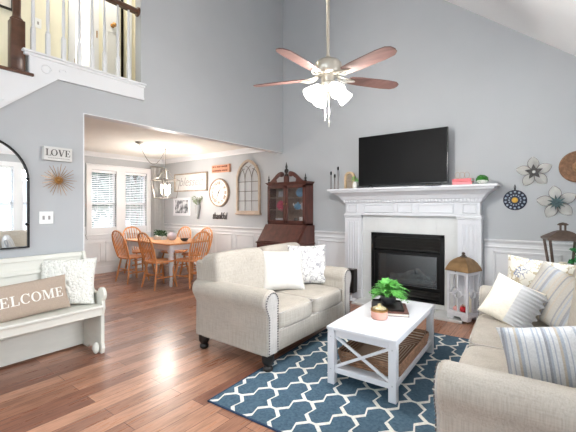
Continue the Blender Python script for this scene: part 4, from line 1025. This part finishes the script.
b = bm_new(); lathe(b, [(.025, 0), (.03, .08), (.026, .08), (.022, .01), (0, .01)], 16); obj('cup', b, 'ceramic_dark', t, smooth=True)

# ------------------------------------------------------------------ dining wall
def text_bm(b, body, size, M, extrude=.002, shear=0.0, offset=0.0):
    cu = bpy.data.curves.new('tmp', 'FONT'); cu.body = body; cu.size = size; cu.extrude = extrude; cu.shear = shear; cu.offset = offset; cu.align_x = 'CENTER'; cu.align_y = 'CENTER'
    t = bpy.data.objects.new('tmp', cu); C.objects.link(t); me = bpy.data.meshes.new_from_object(t); bpy.data.objects.remove(t)
    q = bmesh.new(); q.from_mesh(me); bpy.data.meshes.remove(me); merge(b, q, M); return b
UP = Matrix.Rotation(R(90), 4, 'X')
def frame_rect(b, x0, x1, z0, z1, wd, y0, y1, r_=.003):
    for (p, q, r2, s2) in ((x0, x0+wd, z0, z1), (x1-wd, x1, z0, z1), (x0+wd, x1-wd, z0, z0+wd), (x0+wd, x1-wd, z1-wd, z1)): rbox(b, p, q, y0, y1, r2, s2, r_, 1)
t = thing('framed_sign', 'long white framed sign with faint grey script above the photograph', 'sign', (-6.335, YW, 1.69))
b = bm_new(); frame_rect(b, -.56, .56, 0, .40, .028, -.045, 0); obj('frame', b, 'frame_wood', t)
b = bm_new(); box(b, -.54, .54, -.02, -.005, .02, .38); obj('panel', b, 'sign_white', t)
b = bm_new(); text_bm(b, 'blessed', .27, Matrix.Translation((0, -.021, .205)) @ UP, .001, .35); obj('lettering', b, 'ink_grey', t)
t = thing('orange_sign', 'small orange wooden sign with two lines of text above the clock', 'sign', (-5.365, YW, 2.045))
b = bm_new(); rbox(b, -.26, .26, -.04, 0, 0, .072, .003, 1); rbox(b, -.26, .26, -.04, 0, .077, .15, .003, 1); rbox(b, .225, .262, -.045, 0, -.005, .155, .003, 1); obj('board', b, 'sign_orange', t)
b = bm_new()
for z in (.036, .113):
    x = -.23
    while x < .19:
        wd = random.choice((.02, .03, .04)); rbox(b, x, x+wd, -.043, -.039, z-.014-.004*random.random(), z+.012+.006*random.random(), .001, 1); x += wd+random.choice((.006, .008, .02))
obj('lettering', b, 'ink_brown', t)
t = thing('wall_clock', 'large round white clock with a brown rim and roman numerals', 'clock', (-5.415, YW, 1.64))
b = bm_new(); lathe(b, [(.285, 0), (.288, .03), (.278, .05), (.26, .052), (.255, .03), (.0, .028)], 48, UP); obj('rim', b, 'clock_rim', t, smooth=True)
b = bm_new(); lathe(b, [(.257, .027), (.257, .034), (0, .034)], 48, UP); o = obj('face', b, 'clock_face', t)
for k, s_ in enumerate(('XII', 'I', 'II', 'III', 'IIII', 'V', 'VI', 'VII', 'VIII', 'IX', 'X', 'XI')):
    b = bm_new(); a = -2*math.pi*k/12; text_bm(b, s_, .085, Matrix.Rotation(-a, 4, 'Y') @ Matrix.Translation((0, -.0355, .19)) @ UP, .001, 0, .003); obj('numeral', b, 'clock_ink', o)
for nm, L, wd, ang in (('hour_hand', .12, .010, 38), ('minute_hand', .19, .007, 205)):
    b = bm_new(); M = Matrix.Rotation(R(ang), 4, 'Y'); add(b, [M @ Vector(p) for p in ((-wd, -.042, -.03), (wd, -.042, -.03), (.002, -.042, L), (-.002, -.042, L), (-wd, -.046, -.03), (wd, -.046, -.03), (.002, -.046, L), (-.002, -.046, L))], [(0, 1, 2, 3), (7, 6, 5, 4), (0, 4, 5, 1), (1, 5, 6, 2), (2, 6, 7, 3), (3, 7, 4, 0)]); lathe(b, [(.014, .036), (.014, .048), (.002, .05)], 12, UP); obj(nm, b, 'ink_dark', t)
t = thing('framed_photograph', 'small grey photograph in a white frame below the long sign', 'picture', (-6.655, YW, 1.155))
b = bm_new(); frame_rect(b, -.30, .30, 0, .40, .055, -.03, 0); obj('frame', b, 'white_wood', t)
b = bm_new(); box(b, -.25, .25, -.012, -.004, .05, .35); obj('photograph', b, 'photo_print', t)
t = thing('wall_vase', 'slim grey cone wall vase holding sage sprigs, left of the clock', 'vase', (-6.05, YW, 1.10))
b = bm_new(); lathe(b, [(.022, 0), (.035, .1), (.062, .29), (.058, .29), (.03, .1), (0, .02)], 18, Matrix.Translation((0, -.065, 0))); obj('cone', b, 'grey_metal', t, smooth=True)
b = bm_new()
for k in range(16):
    a = k*2.4; tip = Vector((.17*math.cos(a)*random.uniform(.5, 1.1), -.065+.05*math.sin(a), .38+random.uniform(-.02, .09))); base_ = Vector((0, -.065, .25)); tube(b, [base_, base_.lerp(tip, .6)+Vector((0, 0, .03)), tip], .002, 4)
    for q in range(5): leaf(b, base_.lerp(tip, .5+.12*q), (math.cos(a+q*2), -.3, .6), .06, .014)
obj('sprigs', b, 'leaf_sage', t)
t = thing('script_word', 'dark metal script word thankful on the wall under the clock', 'sign', (-5.42, YW, 1.165))
b = bm_new(); text_bm(b, 'thankful', .20, Matrix.Translation((0, -.012, 0)) @ Matrix.Diagonal((.66, 1, 1, 1)) @ UP, .006, .3, -.002); obj('lettering', b, 'ink_dark', t)
t = thing('arched_window_frame', 'tall arched window frame ornament with muntins on the wall beside the hutch', 'wall decoration', (-4.615, YW, 1.225))
b = bm_new(); w_, h_ = .30, .654; ap = []
for i in range(17):
    th = R(78.46)*i/16; ap.append((.25*w_-1.25*w_*math.cos(th), h_+1.25*w_*math.sin(th)))
outer = [(-w_, 0)]+ap+[(-x, z) for x, z in ap[::-1][1:]]+[(w_, 0)]
for off, y0, y1 in ((0, -.04, 0),):
    inner = [(x*.885, .04+z*.935*(.975 if z > h_ else 1)) for x, z in outer]; n = len(outer)
    vs = [[b.verts.new((x, y, z)) for x, z in pl] for pl in (outer, inner) for y in (y0, y1)]
    for k in range(n-1):
        b.faces.new((vs[0][k], vs[0][k+1], vs[2][k+1], vs[2][k])); b.faces.new((vs[1][k], vs[3][k], vs[3][k+1], vs[1][k+1])); b.faces.new((vs[0][k], vs[1][k], vs[1][k+1], vs[0][k+1])); b.faces.new((vs[2][k], vs[2][k+1], vs[3][k+1], vs[3][k]))
rbox(b, -w_, w_, -.042, 0, 0, .055, .003, 1); rbox(b, -w_-.02, w_+.02, -.055, 0, -.02, .012, .003, 1)
obj('arch_frame', b, 'pale_frame', t)
b = bm_new()
for x in (-.085, .085): tube(b, [(x, -.018, .05), (x, -.018, .66)], .006, 5)
for z in (.24, .42, .60): tube(b, [(-.26, -.018, z), (.26, -.018, z)], .007, 5)
for s_ in (-1, 1):
    for x0 in (-.255*s_, -.085*s_, .085*s_): tube(b, [(x0+s_*.17*(1-math.cos(u*R(85))), -.018, .62+.28*math.sin(u*R(85))*(1 if abs(x0) < .2 else .8)) for u in [i/7 for i in range(8)]] if abs(x0+s_*.17) < .26 else [(x0, -.018, .6), (x0-s_*.02, -.018, .68), (x0-s_*.07, -.018, .80)], .007, 5)
obj('muntins', b, 'muntin_grey', t)

# ------------------------------------------------------------------ dining set
dt = thing('dining_table', 'dining table with oak top and white turned legs', 'table', (-5.85, 3.93, 0))
b = bm_new(); rbox(b, -.75, .75, -.44, .44, .707, .737, .012, 3); obj('tabletop', b, 'oak_table', dt)
b = bm_new()
for s_ in (-1, 1): box(b, -.66, .66, s_*.35-.012, s_*.35+.012, .61, .707); box(b, s_*.66-.012, s_*.66+.012, -.35, .35, .61, .707)
obj('apron', b, 'white_wood', dt)
for sx in (-1, 1):
    for sy in (-1, 1):
        b = bm_new(); x, y = sx*.655, sy*.345; M = Matrix.Translation((x, y, 0)); rbox(b, x-.042, x+.042, y-.042, y+.042, .58, .707, .003, 1)
        lathe(b, [(.022, 0), (.03, .03), (.026, .06), (.034, .08), (.024, .10), (.028, .14), (.042, .40), (.044, .46), (.03, .50), (.042, .52), (.036, .545), (.044, .56), (.04, .585)], 16, M); obj('leg', b, 'white_wood', dt, smooth=True)
def make_chair(label, loc, rz):
    t = thing('windsor_chair', label, 'chair', loc, rz, 'oak chairs around the dining table')
    b = bm_new(); pl = []
    for i in range(28):
        a = 2*math.pi*i/28; ca, sa = math.cos(a), math.sin(a); k = (abs(ca)**3.4+abs(sa)**3.4)**(-1/3.4)
        pl.append((.225*ca*k*(1-.09*(sa*k > 0)*sa*k), .21*sa*k))
    prism(b, pl, .428, .456, 'z'); obj('seat', b, 'oak_orange', t, bevel=.008)
    L = {}
    for sx in (-1, 1):
        for sy in (-1, 1):
            top, bot = Vector((sx*.145, sy*.13, .432)), Vector((sx*.205, sy*.205, 0)); L[sx, sy] = (top, bot); b = bm_new()
            pr = ((0, .011), (.08, .014), (.3, .019), (.45, .021), (.5, .015), (.55, .019), (.8, .017), (1, .014))
            tube(b, [bot.lerp(top, u) for u, _ in pr], [r_ for _, r_ in pr], 8); obj('leg', b, 'oak_orange', t, smooth=True)
    at = lambda k, u: L[k][1].lerp(L[k][0], u)
    for s_ in (-1, 1): b = bm_new(); p, q = at((s_, -1), .42), at((s_, 1), .42); tube(b, [p, p.lerp(q, .5), q], [.009, .014, .009], 8); obj('stretcher', b, 'oak_orange', t, smooth=True)
    p = (at((-1, -1), .42)+at((-1, 1), .42))/2; q = (at((1, -1), .42)+at((1, 1), .42))/2; b = bm_new(); tube(b, [p, p.lerp(q, .5), q], [.009, .014, .009], 8); obj('stretcher', b, 'oak_orange', t, smooth=True)
    p, q = at((-1, 1), .55), at((1, 1), .55); b = bm_new(); tube(b, [p, p.lerp(q, .5), q], [.009, .013, .009], 8); obj('stretcher', b, 'oak_orange', t, smooth=True)
    lean = lambda z: .165+(z-.44)*.28
    bow = [(-.185, .45), (-.205, .55), (-.215, .66), (-.208, .76), (-.18, .84), (-.13, .895), (-.07, .922), (0, .93)]; bow = bow+[(-x, z) for x, z in bow[::-1][1:]]
    b = bm_new(); tube(b, [(x, lean(z), z) for x, z in bow], .0155, 8); obj('bow', b, 'oak_orange', t, smooth=True)
    for k in range(7):
        u = -1+2*k/6; x0, x1 = .145*u, .165*u; zt = .93-.10*abs(u)**2.6-.01
        b = bm_new(); tube(b, [(x0, lean(.45)-.005*(1-u*u), .45), ((x0+x1)/2, lean(.62), .62), (x1, lean(zt), zt)], [.007, .011, .006], 6); obj('spindle', b, 'oak_orange', t, smooth=True)
    return t
ch = make_chair('oak spindle-back chair on the near side of the dining table, nearest the windows', (-6.16, 3.44, 0), R(180))
dup(ch, (-5.34, 3.46, 0), (0, 0, R(177)), 'oak spindle-back chair on the near side of the dining table, in front of its greenery')
dup(ch, (-6.80, 3.95, 0), (0, 0, R(92)), 'oak spindle-back chair at the window end of the dining table')
dup(ch, (-6.22, 4.36, 0), (0, 0, R(2)), 'oak spindle-back chair on the far side of the dining table, under the framed photograph')
dup(ch, (-5.58, 4.38, 0), (0, 0, R(-3)), 'oak spindle-back chair on the table'"'"'s far side, half hidden by the end chair')
dup(ch, (-5.05, 3.87, 0), (0, 0, R(-84)), 'oak spindle-back chair at the end of the dining table nearest the loveseat')
TD = .7372
t = thing('planter_box', 'white planter of dark green leaves on the dining table', 'plant', (-5.93, 3.86, TD))
b = bm_new(); rbox(b, -.13, .13, -.06, .06, 0, .075, .005, 1); obj('trough', b, 'ceramic_white', t); b = bm_new()
for k in range(4): leaf_ball(b, (-.10+.066*k, 0, .11), .06, 90, .04, .014, fill=.2)
obj('foliage', b, 'leaf_dark', t)
t = thing('vase', 'pale lilac round vase on the dining table beside the planter', 'vase', (-5.66, 3.93, TD))
b = bm_new(); lathe(b, [(.04, 0), (.075, .03), (.085, .07), (.07, .11), (.04, .13), (.045, .145), (.035, .14), (0, .12)], 22); obj('body', b, 'ceramic_lilac', t, smooth=True)
t = thing('bowl', 'small dark bowl near the loveseat end of the dining table', 'bowl', (-5.32, 3.95, TD))
b = bm_new(); lathe(b, [(.03, 0), (.06, .02), (.075, .05), (.07, .05), (.055, .022), (0, .01)], 20); obj('body', b, 'ceramic_dark', t, smooth=True)

t = thing('curtain', 'white curtain hanging beside the dining window in the corner', 'curtain', (XD+.06, 4.70, 0))
b = bm_new(); n = 60; vs = []
for k in range(n+1):
    y = -.17+.33*k/n; x = .028*math.sin(k*.9)+.008*math.sin(k*2.3); vs.append([b.verts.new((x*(.7+.3*q), y, z)) for q, z in ((1, .05), (.8, .8), (.5, 1.5), (.2, 2.26))])
for p, q in zip(vs, vs[1:]):
    for i in range(3): b.faces.new((p[i], q[i], q[i+1], p[i+1]))
bmesh.ops.solidify(b, geom=list(b.faces), thickness=.003); obj('cloth', b, 'curtain_white', t, smooth=True)
b = bm_new(); tube(b, [(0, -.19, 2.27), (0, .16, 2.27)], .009, 8); box(b, -.06, .0, .10, .115, 2.26, 2.28); obj('rod', b, 'nickel', t)

# lantern chandelier
cl = thing('chandelier', 'lantern chandelier with candle bulbs hanging above the dining table', 'chandelier', (-5.85, 3.92, 2.45))
b = bm_new(); lathe(b, [(.065, 0), (.065, -.012), (.03, -.03), (.012, -.04)], 18, Matrix.Translation((.23, -.66, 0))); obj('canopy', b, 'chandelier_metal', cl, smooth=True)
b = bm_new(); lathe(b, [(.02, 0), (.02, -.006), (.006, -.03)], 12); obj('ceiling_hook', b, 'chandelier_metal', cl)
b = bm_new(); pts = [Vector((.23, -.66, -.04)).lerp(Vector((0, 0, -.03)), u)+Vector((0, 0, -.30*math.sin(math.pi*u))) for u in [i/24 for i in range(25)]]
pts += [Vector((0, 0, -.03-.05*k)) for k in range(1, 9)]
for k, (p, q) in enumerate(zip(pts, pts[1:])):
    d = (q-p); n_ = 2 if d.length > .04 else 1
    tube(b, [p, p+d*.5, q], .005, 5)
obj('swag_chain', b, 'chandelier_metal', cl)
b = bm_new(); hw, hb2, zt, za, zb = .185, .14, -.60, -.44, -.93
cs = ((-1, -1), (1, -1), (1, 1), (-1, 1))
for k in range(4):
    x, y = cs[k]; x2, y2 = cs[(k+1) % 4]
    tube(b, [(x*hw, y*hw, zt), (x2*hw, y2*hw, zt)], .006, 5); tube(b, [(x*hb2, y*hb2, zb), (x2*hb2, y2*hb2, zb)], .007, 5)
    tube(b, [(x*hw, y*hw, zt), (x*hb2, y*hb2, zb)], .006, 5); tube(b, [(x*hw, y*hw, zt), (x*hw*.5, y*hw*.5, zt+.05), (x*.03, y*.03, za+.02), (0, 0, za+.06)], .006, 5)
    tube(b, [(x*hb2, y*hb2, zb), (0, 0, zb)], .005, 5)
obj('lantern_frame', b, 'chandelier_metal', cl)
b = bm_new(); tube(b, [(0, 0, za+.05), (0, 0, -.86)], .007, 6)
for k in range(4):
    a = R(45+90*k); tube(b, [(0, 0, -.86), (.04*math.cos(a), .04*math.sin(a), -.885), (.075*math.cos(a), .075*math.sin(a), -.85)], .005, 6)
obj('candle_arms', b, 'chandelier_metal', cl)
for k in range(4):
    a = R(45+90*k); b = bm_new(); M = Matrix.Translation((.075*math.cos(a), .075*math.sin(a), 0)); lathe(b, [(.02, -.85), (.022, -.842), (.011, -.84), (.011, -.76)], 12, M); o = obj('candle_sleeve', b, 'candle_wax', cl, smooth=True)
    b = bm_new(); lathe(b, [(.008, -.76), (.017, -.735), (.016, -.715), (.005, -.675), (.001, -.67)], 12, M); obj('bulb', b, 'bulb_glow', o, smooth=True)
point_light('chandelier_light', (-5.85, 3.92, 1.66), 105, (1.0, .95, .89), .14)

# ------------------------------------------------------------------ ceiling fan
FXY = (-1.54, 2.60); cz = CZ(FXY[0])
fn = thing('ceiling_fan', 'five-blade ceiling fan with four lit glass shades on a long rod', 'ceiling fan', (FXY[0], FXY[1], 2.435))
top = cz-2.435
b = bm_new(); lathe(b, [(.075, top+.03), (.075, top-.03), (.05, top-.08), (.016, top-.10)], 22); obj('canopy', b, 'nickel', fn, smooth=True)
b = bm_new(); tube(b, [(0, 0, .17), (0, 0, top-.07)], .014, 12); obj('rod', b, 'nickel', fn, smooth=True)
b = bm_new(); lathe(b, [(.018, .20), (.03, .17), (.05, .155), (.09, .15), (.115, .125), (.115, .055), (.09, .03), (.06, .02), (.055, -.03), (.075, -.045), (.07, -.075), (.04, -.09), (.0, -.09)], 28); obj('motor_housing', b, 'nickel', fn, smooth=True)
for k in range(5):
    a = R(55+72*k); M = Matrix.Rotation(a, 4, 'Z')
    b = bm_new(); out_ = [(.19, -.035), (.20, -.052), (.30, -.062), (.55, -.068), (.64, -.06), (.675, -.035), (.685, 0)]; out_ = out_+[(x, -y) for x, y in out_[::-1][1:]]
    t_ = bmesh.new(); prism(t_, out_, -.004, .004, 'z'); merge(b, t_, M @ Matrix.Translation((0, 0, .012)) @ Matrix.Rotation(R(-12), 4, 'X')); bl = obj('blade', b, 'fan_blade_wood', fn, bevel=.002)
    b = bm_new()
    for s_ in (-1, 1): tube(b, [M @ Vector(p) for p in ((.09, s_*.012, .03), (.13, s_*.035, .01), (.17, s_*.04, .0), (.21, s_*.028, .004), (.25, 0, .006))], .007, 6)
    tube(b, [M @ Vector(p) for p in ((.09, 0, .03), (.15, 0, .0), (.25, 0, .005))], .006, 6); obj('blade_iron', b, 'nickel', bl, smooth=True)
for k in range(4):
    a = R(37.1+20+90*k); M = Matrix.Rotation(a, 4, 'Z')
    b = bm_new(); tube(b, [M @ Vector(p) for p in ((.04, 0, -.07), (.075, 0, -.062), (.095, 0, -.08))], .011, 8); arm_ = obj('light_arm', b, 'nickel', fn, smooth=True)
    S = M @ Matrix.Translation((.085, 0, -.075)) @ Matrix.Rotation(R(180-48), 4, 'Y')
    b = bm_new(); lathe(b, [(.024, -.005), (.034, .01), (.04, .03), (.052, .065), (.06, .10), (.066, .125), (.06, .128), (.03, .10), (0, .08)], 22, S); obj('glass_shade', b, 'lamp_shade_glow', arm_, smooth=True)
for (x, y, z) in ((.02, -.02, -.36), (-.025, -.01, -.30)):
    b = bm_new(); tube(b, [(x, y, -.085), (x, y, z)], .0025, 5); lathe(b, [(.004, z+.01), (.008, z-.02), (.006, z-.05), (.001, z-.055)], 8, Matrix.Translation((x, y, 0))); obj('pull_chain', b, 'nickel', fn)
point_light('fan_light', (FXY[0], FXY[1], 2.17), 118, (1.0, .97, .93), .07)

# ------------------------------------------------------------------ loft railing and hall
LX = -3.86
rl = thing('stair_railing', 'loft railing with a brown newel post, white balusters and wooden handrail', 'railing', (LX, 1.065, 2.56))
b = bm_new(); rbox(b, -.052, .052, -.052, .052, -.0, .46, .004, 1); lathe(b, [(.048, .46), (.05, .475), (.036, .49), (.031, .52), (.036, .80), (.04, .92), (.028, .94), (.04, .955)], 16); rbox(b, -.045, .045, -.045, .045, .95, 1.12, .004, 1); lathe(b, [(.05, 1.12), (.055, 1.13), (.03, 1.15), (.045, 1.19), (.03, 1.23), (.002, 1.24)], 16); obj('newel_post', b, 'rail_wood', rl, smooth=True)
b = bm_new(); prism(b, [(-.032, 1.02), (.032, 1.02), (.034, 1.05), (.02, 1.075), (-.02, 1.075), (-.034, 1.05)], .045, 1.155, 'y'); obj('handrail', b, 'rail_wood', rl, bevel=.006)
b = bm_new(); lathe(b, [(.055, 0), (.055, .012), (.045, .02), (0, .022)], 20, Matrix.Translation((0, 1.158, 1.047)) @ Matrix.Rotation(R(90), 4, 'X')); obj('rosette', b, 'rail_wood', rl, smooth=True)
for y in (1.19, 1.31, 1.445, 1.59, 1.715, 1.84, 1.985, 2.11):
    yy = y-1.065; b = bm_new(); rbox(b, -.018, .018, yy-.018, yy+.018, .205, .44, .002, 1); lathe(b, [(.017, .44), (.019, .452), (.011, .465), (.015, .52), (.016, .60), (.011, .90), (.011, 1.03)], 10, Matrix.Translation((0, yy, 0))); obj('baluster', b, 'white_paint', rl, smooth=True)
t = thing('framed_picture', 'black framed picture on the loft hall wall behind the newel post', 'picture', (HX, 1.10, 3.56), R(90))
b = bm_new(); frame_rect(b, -.22, .22, 0, .55, .022, -.025, 0); obj('frame', b, 'black_wood', t); b = bm_new(); box(b, -.20, .20, -.012, -.002, .02, .53); o = obj('mat_board', b, 'paper', t); b = bm_new(); box(b, -.13, .13, -.014, -.011, .10, .45); obj('print', b, 'photo_print', o)
def switch(name, label, loc, rz, n):
    t = thing(name, label, 'switch', loc, rz); w2 = .035+.0225*(n-1)*1.02
    b = bm_new(); rbox(b, -w2, w2, -.007, 0, -.058, .058, .003, 2); obj('cover_plate', b, 'plastic_white', t)
    for k in range(n):
        x = (k-(n-1)/2)*.046; b = bm_new(); box(b, x-.005, x+.005, -.016, -.006, -.002, .012); obj('toggle', b, 'ink_grey', t)
        b = bm_new(); box(b, x-.009, x+.009, -.0078, -.0065, -.018, .018); obj('slot', b, 'ink_grey', t)
    return t
switch('light_switch', 'white light switch on the loft hall wall', (HX, 1.56, 3.53), R(90), 1)
point_light('hall_light', (-4.4, 2.0, 4.7), 52, (1.0, .93, .78), .12)
point_light('loft_room_light', (-5.9, 1.75, 3.9), 45, (1.0, .95, .88), .15)

# ------------------------------------------------------------------ left wall: mirror, LOVE sign, sunburst, switch
W90 = R(90)
mr = thing('arched_mirror', 'black-framed arched mirror on the left wall above the white bench', 'mirror', (XL, .758, .985), W90)
def arch(w_, zc, n_=24, z0=0): return [(-w_, z0)]+[(-w_*math.cos(math.pi*i/n_), zc+w_*math.sin(math.pi*i/n_)) for i in range(n_+1)]+[(w_, z0)]
b = bm_new(); o1, i1 = arch(.38, .595), arch(.366, .595, z0=.014); n = len(o1)
vs = [[b.verts.new((x, y, z)) for x, z in pl] for pl in (o1, i1) for y in (-.03, 0)]
for k in range(n):
    j = (k+1) % n
    b.faces.new((vs[0][k], vs[0][j], vs[2][j], vs[2][k])); b.faces.new((vs[1][k], vs[3][k], vs[3][j], vs[1][j])); b.faces.new((vs[0][k], vs[1][k], vs[1][j], vs[0][j])); b.faces.new((vs[2][k], vs[2][j], vs[3][j], vs[3][k]))
obj('frame', b, 'black_metal', mr)
b = bm_new(); prism(b, arch(.37, .595, z0=.01), -.014, -.004, 'y'); obj('mirror_glass', b, 'mirror_silver', mr)
for (x, z) in ((.366, .62), (.366, .21), (.08, .013), (-.08, .013), (-.366, .62), (-.366, .21)):
    b = bm_new(); ball(b, (x, -.03, z), .013, 8); obj('clip', b, 'black_metal', mr)
t = thing('word_sign', 'white box sign reading LOVE on the left wall above the sunburst', 'sign', (XL, 1.362, 1.787), W90)
b = bm_new(); rbox(b, -.12, .12, -.045, 0, 0, .127, .002, 1); obj('board', b, 'sign_white', t)
for c_, x in zip('LOVE', (-.082, -.034, .026, .080)):
    b = bm_new(); serif_word(b, c_, .062, .002, 1.0); bmesh.ops.translate(b, vec=(x, -.0455, .074), verts=list(b.verts)); obj('letter', b, 'ink_dark', t)
b = bm_new(); x = -.085
while x < .085: wd = random.choice((.006, .009, .013)); box(b, x, x+wd, -.0462, -.0448, .019, .025+.003*random.random()); x += wd+.0035
obj('small_text', b, 'ink_grey', t)
t = thing('sunburst', 'gold starburst ornament on the left wall under the LOVE sign', 'wall decoration', (XL, 1.372, 1.605), W90)
b = bm_new()
for k in range(26):
    a = 2*math.pi*k/26; L = (.155, .125, .145)[k % 3]; d = Vector((math.cos(a), -.10-.12*(k % 2), math.sin(a))); p = Vector((0, -.02, 0)); tube(b, [p+d*.02, p+d*L*.5, p+d*L], [.0028, .0028, .0016], 5)
obj('rays', b, 'brass', t, smooth=True)
b = bm_new(); ball(b, (0, -.026, 0), .022, 12); lathe(b, [(.012, 0), (.012, .03)], 10, UP)
for k in range(12): a = 2*math.pi*k/12; ball(b, (.027*math.cos(a), -.024, .027*math.sin(a)), .010, 8)
obj('centre', b, 'brass', t, smooth=True)
switch('light_switch', 'white double light switch on the left wall beside the mirror', (XL, 1.276, 1.25), W90, 2)

# ------------------------------------------------------------------ hall bench
be = thing('hall_bench', 'off-white wooden hall bench with panelled back against the left wall', 'bench', (XL, 0, 0))
y0, y1 = .16, 1.59
side = [(.02, 0), (.20, 0), (.22, .03), (.30, .03), (.33, 0), (.47, 0), (.485, .05), (.47, .10), (.47, .36), (.49, .42)]+[(.455+.06*math.cos(R(a)), .545+.065*math.sin(R(a))) for a in range(-60, 151, 21)]+[(.37, .55), (.29, .56), (.20, .62), (.13, .76), (.10, .87), (.075, .915), (.03, .915)]
for ya, yb in ((y0, y0+.032), (y1-.032, y1)):
    b = bm_new(); prism(b, side, ya, yb, 'y'); obj('end_panel', b, 'bench_white', be, bevel=.006)
b = bm_new(); prism(b, [(.09, .39), (.115, .39), (.062, .885), (.038, .885)], y0+.032, y1-.032, 'y'); prism(b, [(.036, .87), (.075, .87), (.068, .91), (.03, .91)], y0+.02, y1-.02, 'y'); prism(b, [(.078, .755), (.092, .755), (.088, .79), (.074, .79)], y0+.032, y1-.032, 'y'); obj('backrest', b, 'bench_white', be, bevel=.003)
b = bm_new(); box(b, .105, .125, y0+.032, y1-.032, .02, .40)
obj('lower_back', b, 'bench_white', be)
b = bm_new(); rbox(b, .07, .505, y0+.01, y1-.03, .427, .452, .008, 2); obj('seat', b, 'bench_white', be)
b = bm_new(); rbox(b, .465, .485, y0+.02, y1-.03, .357, .428, .004, 1); obj('apron', b, 'bench_white', be)
b = bm_new(); ball(b, (.43, y1-.06, .055), .055, 14, (.62, .5, .95)); obj('foot_scroll', b, 'bench_white', be, smooth=True)
p = pillow('nubby cream square pillow leaning at the right end of the hall bench', (-3.535, 1.345, .453), (R(-14), 0, R(54)), .46, .43, .13, 'nubby_cream')
b = bm_new(); M = None
for _ in range(1000):
    u, v = random.uniform(-.92, .92), random.uniform(-.92, .92); th = .065*((1-u*u)*(1-v*v))**.42; ball(b, (.23*u*(1-.07*(1-v*v)), -th-.004, .215*v*(1-.07*(1-u*u))+.215), random.uniform(.011, .019), 6, (1.2, 1.0, 1))
obj('loops', b, 'nubby_cream', p)
p = pillow('burlap lumbar pillow reading WELCOME on the hall bench', (XL+.375, 1.0, .453), (R(-17), R(-3), W90), .68, .29, .12, 'burlap', pinch=.04)
b = bm_new(); serif_word(b, 'WELCOME', .079, .003, 1.0, .10)
bmesh.ops.triangulate(b, faces=list(b.faces))
bmesh.ops.subdivide_edges(b, edges=[e for e in b.edges if e.calc_length() > .03], cuts=1)
for v in b.verts:
    u, w_ = max(-.98, min(.98, v.co.x/.34)), max(-.98, min(.98, v.co.z/.145)); v.co.y += -.06*((1-u*u)*(1-w_*w_))**.42-.0035
    v.co.z += .145; v.co.x += .01
obj('lettering', b, 'letter_white', p)
